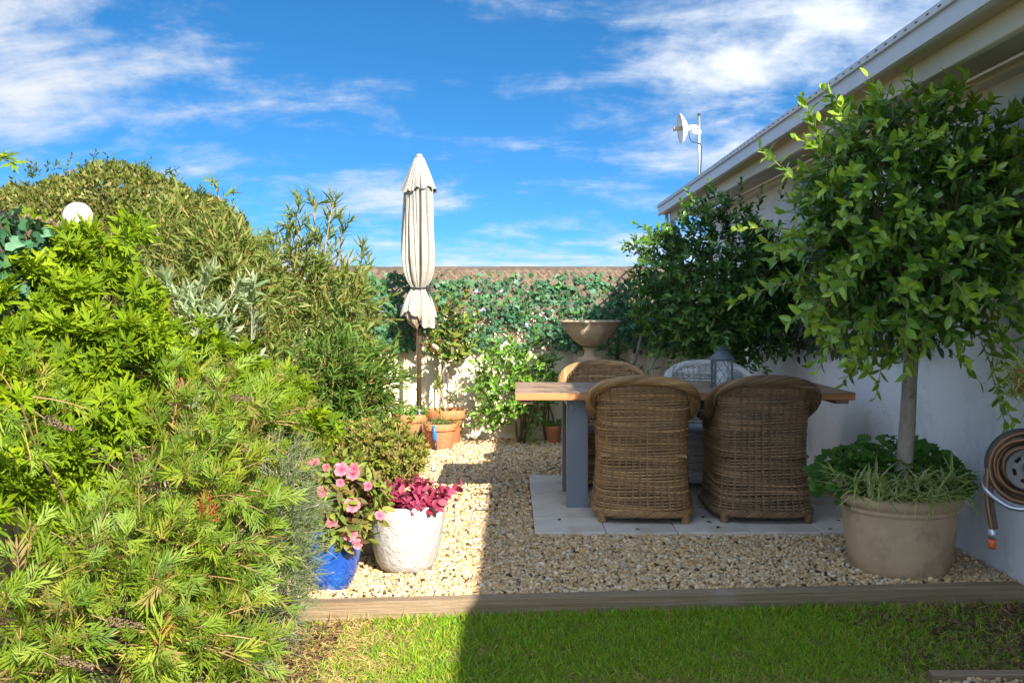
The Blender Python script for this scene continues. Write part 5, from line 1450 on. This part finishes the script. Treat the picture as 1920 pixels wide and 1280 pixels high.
# wispy shoots
b_, d_ = [], []
for k in range(36):
    x_ = r.uniform(10, 480); t_ = (x_ - CX) / F_PX * 9.0
    u_ = np.clip((t_ - hc[0]) / hrad[0], -1, 1); b_.append((t_, 9.0, hc[2] + hrad[2] * math.sqrt(max(0, 1 - u_ * u_)) * .97)); d_.append((r.normal(0, .3), 0, 1))
P, A, Nn, Sz, T = grow(r, np.array(b_), np.array(d_), r.uniform(.06, .2, 36), 8, (.035, .06), 50, 0, .3)
leaves(hd, r, FI, P, A, Nn, Sz, tints(r, len(P), [(.12, .17, .03), (.09, .13, .03)]), M['leaf'], mass='tip_shoots', n_parts=0)

BL = lambda x, y, Y, rx, ry, n: (at(x, y, Y), (rx * Y / F_PX, .22, ry * Y / F_PX), n)
NAR = [leaf_strap(.17, .12, 3), leaf_strap(.15, .3, 3), leaf_strap(.19, .02, 3)]
OLIVE = [(0.126, 0.185, 0.030), (0.155, 0.215, 0.037), (0.089, 0.141, 0.026), (0.200, 0.229, 0.052)]
# tall willowy shrubs between the hedge and the umbrella
def willowy(loc, label, seed, tips, base_pts, nl, lsz, cols, tip, stem_c, spread=42, droop=.06, protos=None, mat='leaf', extra=None, n_parts=300, rs_=.0055):
    r = np.random.default_rng(seed); root = empty('willowy_shrub', loc, label, 'shrub'); o = np.asarray(loc)
    g = G(); B, D, L = [], [], []
    for tpx in tips:
        e_ = np.asarray(tpx); b0 = np.asarray(loc) + [r.normal(0, .06), r.normal(0, .06), -.02]
        P = limb(r, b0, e_, .04, 9); g.add(*tube(P, np.linspace(rs_ * 1.8, rs_ * .5, 9), 5, False), np.asarray(stem_c) * r.uniform(.8, 1.2))
        for k in range(1, 9):
            for m_ in range(base_pts):
                f_ = r.random(); b1 = P[k - 1] + (P[k] - P[k - 1]) * f_
                main = norm(P[k] - P[k - 1]); dd = norm(main * 1.1 + r.normal(0, .62, 3) + [0, 0, .15]); B.append(b1); D.append(dd); L.append(r.uniform(.10, .26) * (1.1 - .5 * k / 9))
        B.append(P[-2]); D.append(P[-1] - P[-2]); L.append(np.linalg.norm(P[-1] - P[-2]) * 1.2)
    for (c_, rad_, n_) in (extra or []):
        bb, dd = ell_shell(r, n_, c_, np.asarray(rad_), .2, 1.0); B += list(bb); D += list(norm(dd * .7 + r.normal(0, .55, dd.shape) + [0.1, -.25, .45])); L += list(r.uniform(.12, .26, len(bb)))
    B, D, L = np.array(B), np.array(D), np.array(L); ok = B[:, 2] > loc[2] + .05; B, D, L = B[ok], D[ok], L[ok]
    shoot_stems(g, r, B, D, L, droop, rs_ * .45, stem_c); g.build('stems', M['stem'], root, o)
    P, A, Nn, Sz, T = grow(r, B, D, L, nl, lsz, spread, droop, .25, up=.2)
    leaves(root, r, protos or NAR, P, A, Nn, Sz, tints(r, len(P), cols, T, tip), M[mat], n_parts=n_parts)
    return root
OR = (.33, .19, .07)
rt = np.random.default_rng(130)
tipsA = [at(x, y, Y) for x, y, Y in [(300, 400, 6.2), (335, 380, 6.3), (375, 385, 6.1), (405, 350, 6.4), (420, 410, 6.2), (285, 450, 6.0), (350, 430, 6.3), (450, 430, 6.3), (390, 460, 5.9), (320, 500, 5.9), (430, 490, 6.0), (470, 470, 6.4), (260, 520, 6.0), (300, 560, 5.7), (380, 540, 5.7), (450, 560, 5.8), (340, 600, 5.6)]]
willowy((-1.75, 6.3, -.03), 'olive willowy shrub with orange stems in front of the clipped hedge', 131, tipsA, 4, 9, (.065, .12), OLIVE, (.3, .28, .10), OR, extra=[BL(350, 520, 6.2, 90, 90, 110), BL(430, 560, 6.2, 80, 110, 110), BL(360, 640, 6.0, 110, 90, 110), BL(450, 700, 5.9, 90, 90, 90)])
tipsB = [at(x, y, Y) for x, y, Y in [(560, 380, 7.0), (590, 375, 7.1), (625, 378, 7.0), (640, 420, 7.1), (545, 420, 7.2), (520, 450, 7.1), (600, 440, 7.0), (655, 480, 7.2), (680, 470, 7.4), (690, 500, 7.4), (570, 500, 6.9), (620, 540, 7.0), (660, 560, 7.1), (530, 530, 6.9), (500, 500, 7.0), (690, 570, 7.4), (640, 620, 7.0), (580, 580, 6.8), (480, 560, 6.8), (540, 620, 6.7), (600, 660, 6.8), (700, 640, 7.5), (665, 690, 7.1), (510, 680, 6.6), (715, 700, 7.6), (560, 720, 6.7)]]
willowy((-1.35, 7.1, -.03), 'tall olive willowy shrub reaching into the sky left of the umbrella', 132, tipsB, 4, 9, (.065, .12), OLIVE, (.26, .3, .09), OR, extra=[BL(560, 560, 7.1, 100, 100, 140), BL(630, 620, 7.1, 80, 110, 130), BL(550, 680, 6.9, 110, 90, 130), BL(660, 720, 7.0, 60, 90, 90), BL(500, 500, 7.2, 60, 60, 60)])
tipsC = [at(x, y, Y) for x, y, Y in [(640, 640, 6.4), (680, 660, 6.5), (700, 700, 6.6), (720, 690, 6.7), (660, 720, 6.3), (620, 700, 6.2), (690, 750, 6.4), (600, 740, 6.1), (640, 770, 6.1), (715, 750, 6.6), (580, 690, 6.1), (670, 780, 6.2), (560, 760, 6.0), (600, 790, 5.9), (540, 720, 6.0), (640, 600, 6.6)]]
willowy((-1.22, 6.4, -.03), 'dense narrow-leaved green bush behind the sedum mound', 133, tipsC, 5, 10, (.06, .105), [(.075, .145, .02), (.10, .18, .025), (.055, .115, .018)], (.17, .26, .04), OR, extra=[BL(640, 740, 6.3, 90, 70, 130), BL(570, 740, 6.1, 80, 80, 110), BL(690, 720, 6.5, 50, 70, 70)])
# silver-grey buddleia
tipsD = [at(x, y, Y) for x, y, Y in [(310, 520, 5.3), (390, 515, 5.4), (440, 540, 5.4), (470, 530, 5.5), (345, 560, 5.3), (270, 570, 5.2), (410, 570, 5.3), (250, 610, 5.1), (300, 620, 5.1), (370, 610, 5.2), (350, 660, 5.1), (260, 650, 5.1), (430, 620, 5.3), (300, 690, 5.0), (400, 680, 5.1), (230, 600, 5.1)]]
willowy((-1.72, 5.4, -.03), 'silver-grey leaved shrub in the middle of the left border', 134, tipsD, 3, 9, (.07, .125), [(.20, .26, .12), (.25, .31, .16), (.15, .21, .09), (.31, .36, .21)], (.40, .44, .29), (.3, .28, .2), 50, .05, [leaf_oval(.24, .2, .25, .8), leaf_oval(.20, .3, .15, .8)], 'softleaf')

# scented pelargonium: the lime-green mass
PA = [leaf_palmate(k) for k in range(5)]
LIME = [(0.164, 0.250, 0.004), (0.195, 0.281, 0.005), (0.125, 0.203, 0.005), (0.234, 0.312, 0.009), (0.094, 0.164, 0.005)]
def pelargonium(loc, label, seed, blobs, lsz, per, sprig=None):
    r = np.random.default_rng(seed); root = empty('pelargonium_shrub', loc, label, 'shrub'); o = np.asarray(loc)
    g = G(); Ps, As, Ns, Ss = [], [], [], []
    for (c, rad, n) in blobs:
        c, rad = np.asarray(c), np.asarray(rad)
        P = limb(r, o + [r.normal(0, .1), r.normal(0, .1), -.02], c, .02, 7); g.add(*tube(P, np.linspace(.007, .005, 7), 6, False), (.10, .12, .03))
        base, dr = ell_shell(r, n, c, rad * .75, .3, 1.0, -.6); dr = norm(dr + r.normal(0, .35, dr.shape) + [0.15, -.25, .35]); ln = r.uniform(.08, .17, len(base))
        shoot_stems(g, r, base, dr, ln, .1, .004, (.16, .26, .03))
        p, a, n_, s, t = grow(r, base, dr, ln, per, lsz, 72, .1, .25, up=.7, t0=.3); Ps.append(p); As.append(a); Ns.append(n_); Ss.append(s)
    g.build('stems', M['stem'], root, o)
    P, A, Nn, Sz = [np.concatenate(z) for z in (Ps, As, Ns, Ss)]
    if sprig is not None:
        Q = np.array([at(*q_) for q_ in sprig]); gs = G()
        gs.add(*tube(np.concatenate([[at(-60, 340, 4.2)], Q]), .005, 5, False), (.17, .24, .04)); gs.build('sprig', M['stem'], root, o)
        P = np.concatenate([P, Q]); A = np.concatenate([A, norm(np.array([(.7, -.3, .1), (.8, -.3, -.3), (.6, -.4, -.8)]))]); Nn = np.concatenate([Nn, np.tile([[.1, -.6, .8]], (3, 1))]); Sz = np.concatenate([Sz, [.11, .10, .09]])
    leaves(root, r, PA, P, A, Nn, Sz, tints(r, len(P), LIME, var=.15), M['softleaf'])
    return root
pelargonium((-2.0, 4.8, -.03), 'big lime-green shrub of finely cut leaves filling the left edge', 140,
            [BL(40, 490, 5.0, 90, 55, 30), BL(130, 530, 4.9, 120, 70, 40), BL(40, 600, 4.6, 110, 100, 44), BL(200, 600, 4.7, 90, 80, 34), BL(110, 700, 4.4, 130, 90, 46), BL(230, 680, 4.5, 90, 60, 30), BL(30, 780, 4.2, 90, 100, 34), BL(180, 790, 4.3, 120, 90, 34), BL(220, 455, 5.0, 40, 25, 8), BL(60, 920, 4.0, 90, 110, 30), BL(25, 980, 3.85, 60, 70, 18), BL(140, 880, 4.1, 90, 70, 18)], (.085, .15), 7, [(-20, 300, 4.2), (-2, 290, 4.2), (18, 296, 4.2)])
pelargonium((-1.35, 5.1, -.03), 'arching lime-green cut-leaf branches above the blue pot', 141,
            [BL(500, 740, 5.1, 70, 40, 16), BL(440, 700, 5.1, 60, 40, 12), BL(540, 780, 5.0, 55, 45, 14), BL(570, 850, 4.95, 35, 45, 8), BL(330, 660, 5.0, 70, 40, 12)], (.075, .13), 6)
# grevillea in front
GR = [leaf_pinnate(k, 5 - k % 2) for k in range(6)]
GRC = [(0.168, 0.243, 0.015), (0.211, 0.276, 0.018), (0.106, 0.176, 0.015), (0.142, 0.218, 0.015), (0.088, 0.159, 0.015), (0.185, 0.260, 0.017), (0.290, 0.318, 0.034), (0.124, 0.200, 0.015), (0.158, 0.243, 0.017), (0.264, 0.200, 0.059)]
def grevillea(loc, label, seed, blobs, lsz, flowers):
    r = np.random.default_rng(seed); root = empty('grevillea_shrub', loc, label, 'shrub'); o = np.asarray(loc)
    g = G(); parts = []
    for (c, rad, n) in blobs:
        c, rad = np.asarray(c), np.asarray(rad)
        P = limb(r, o + [r.normal(0, .08), r.normal(0, .08), -.02], c, .05, 8); g.add(*tube(P, np.linspace(.007, .004, 8), 6, False), (.15, .10, .05))
        base, dr = ell_shell(r, n, c, rad * .85, .3, 1.0, -.8); dr = norm(dr * .7 + r.normal(0, .35, dr.shape) + [.45, -.35, .25]); ln = r.uniform(.10, .24, len(base))
        shoot_stems(g, r, base, dr, ln, .12, .004, (.33, .21, .09)); parts.append(grow(r, base, dr, ln, 7, lsz, 50, .12, .4, up=.4))
    for k in range(10):
        c = blobs[r.integers(0, len(blobs))][0] + r.normal(0, .06, 3); dd = norm(np.array([r.uniform(.5, 1), -.3, r.uniform(-.1, .5)])); P = limb(r, c - dd * .3, c + dd * .25, .06, 7)
        g.add(*tube(P, np.linspace(.005, .0025, 7), 6, False), np.array([.19, .12, .06]) * r.uniform(.7, 1.2))
    g.build('branches', M['stem'], root, o)
    P, A, Nn, Sz, T = [np.concatenate(z) for z in zip(*parts)]
    ok = (P[:, 2] > LAWN_Z + .01) & (r.random(len(P)) < .72)
    leaves(root, r, GR, P[ok], A[ok], Nn[ok], Sz[ok], tints(r, ok.sum(), GRC, T[ok], (.24, .33, .06)), M['leaf'])
    for x, y, Y, kind in flowers:
        c = at(x, y, Y); gg = G()
        if kind == 'spider':
            for k in range(46):
                d = rand_dirs(r, 1)[0]; d[1] = -abs(d[1]); m_ = c + d * .018 + [0, 0, r.uniform(-.03, .03)]; e_ = m_ + norm(d + np.array([0, 0, .6])) * r.uniform(.018, .035)
                gg.add(*tube([c + r.normal(0, .01, 3), m_, e_], .0014, 3, False), np.array([(.55, .06, .10), (.60, .16, .06), (.5, .22, .12)][k % 3]) * r.uniform(.8, 1.2))
            gg.build('flower', M['petal'], root, o)
        else:
            d = norm(np.array([.9, -.1, r.uniform(-.35, .1)])); L_ = r.uniform(.09, .14)
            gg.add(*tube([c - d * .05 + [0, 0, .012], c], .0025, 5, False), (.2, .14, .07))
            for k in range(130):
                t_ = r.random(); a_ = r.uniform(0, 6.28); rad_ = .013 * (1 - .6 * t_); u_ = norm(np.cross(d, [0, 0, 1])); w_ = np.cross(u_, d)
                p_ = c + d * L_ * t_ + (u_ * math.cos(a_) + w_ * math.sin(a_)) * rad_
                V, F = place((np.array([(-.5, 0, 0), (.5, 0, 0), (0, 1, 0), (0, .4, .5)], float), np.array([(0, 1, 3), (1, 2, 3), (2, 0, 3)])), p_[None], norm(d + (p_ - c - d * L_ * t_) * 40)[None], rand_dirs(r, 1), np.array([.008])); gg.add(V, F, np.array([.17, .11, .07]) * r.uniform(.6, 1.4))
            gg.build('seed_spike', M['stem'], root, o)
    return root
grevillea((-1.45, 3.95, LAWN_Z), 'sprawling grevillea with ferny leaves filling the lower left corner', 150,
          [BL(60, 1130, 3.45, 110, 110, 36), BL(190, 1180, 3.4, 110, 90, 36), BL(320, 1200, 3.45, 110, 80, 36), BL(360, 1180, 3.7, 70, 80, 24), BL(170, 1060, 3.6, 80, 60, 16), BL(280, 1060, 3.6, 110, 90, 36), BL(370, 1060, 3.75, 90, 90, 34), BL(425, 1030, 3.9, 40, 70, 16), BL(290, 930, 3.9, 80, 70, 22), BL(380, 920, 3.9, 110, 80, 36), BL(425, 900, 4.1, 45, 60, 18), BL(330, 830, 4.2, 70, 60, 22), BL(400, 800, 4.3, 110, 70, 36), BL(460, 790, 4.4, 80, 55, 24), BL(340, 750, 4.5, 80, 40, 20), BL(20, 1240, 3.35, 90, 60, 26), BL(350, 1250, 3.5, 100, 40, 22), BL(40, 760, 3.6, 70, 60, 10), BL(450, 1120, 4.0, 25, 50, 6)], (.085, .15),
          [(333, 742, 4.3, 'spider'), (385, 950, 3.7, 'spider'), (310, 1185, 3.25, 'spider'), (345, 735, 4.3, 'spider'), (395, 965, 3.7, 'spider'), (85, 785, 3.35, 'spike'), (425, 745, 4.1, 'spike'), (425, 828, 4.0, 'spike'), (200, 1163, 3.2, 'spike'), (110, 1235, 3.1, 'spike'), (120, 1010, 3.4, 'spike')])
# rosemary-like bush at its right end
def rosemary(loc, label, seed, blobs):
    r = np.random.default_rng(seed); root = empty('rosemary_bush', loc, label, 'shrub'); o = np.asarray(loc); g = G(); ps = []
    for (c, rad, n) in blobs:
        c, rad = np.asarray(c), np.asarray(rad); base, dr = ell_shell(r, n, c, rad * .85, .2, 1.0, -.95); dr = norm(dr + r.normal(0, .45, dr.shape) + [.15, -.2, .45]); ln = r.uniform(.07, .15, len(base))
        shoot_stems(g, r, base, dr, ln, .05, .0022, (.26, .24, .17)); ps.append(grow(r, base, dr, ln, 26, (.018, .032), 55, .05, .2))
        g.add(*tube(limb(r, o, c, .02, 6), np.linspace(.012, .006, 6), 5, False), (.2, .15, .1))
    g.build('stems', M['stem'], root, o)
    P, A, Nn, Sz, T = [np.concatenate(z) for z in zip(*ps)]; ok = P[:, 2] > LAWN_Z + .005
    c = tints(r, ok.sum(), [(.11, .19, .05), (.14, .23, .065), (.08, .15, .04), (.20, .27, .11)], T[ok], (.24, .31, .13)); w_ = r.random(ok.sum()) < .01; c[w_] = (.7, .7, .72)
    leaves(root, r, [leaf_strap(.15, .05, 1)], P[ok], A[ok], Nn[ok], Sz[ok], c, M['leaf'], n_parts=0)
rosemary((-1.02, 4.25, LAWN_Z), 'grey-green rosemary-like bush beside the blue pot', 160,
         [BL(545, 930, 4.2, 40, 70, 150), BL(552, 1000, 4.15, 38, 70, 150), BL(540, 1070, 4.1, 42, 70, 150), BL(515, 1130, 4.0, 52, 70, 150), BL(475, 1190, 3.9, 55, 60, 120), BL(505, 1010, 4.1, 48, 90, 150), BL(530, 870, 4.3, 38, 40, 90), BL(440, 1235, 3.75, 50, 40, 80)])
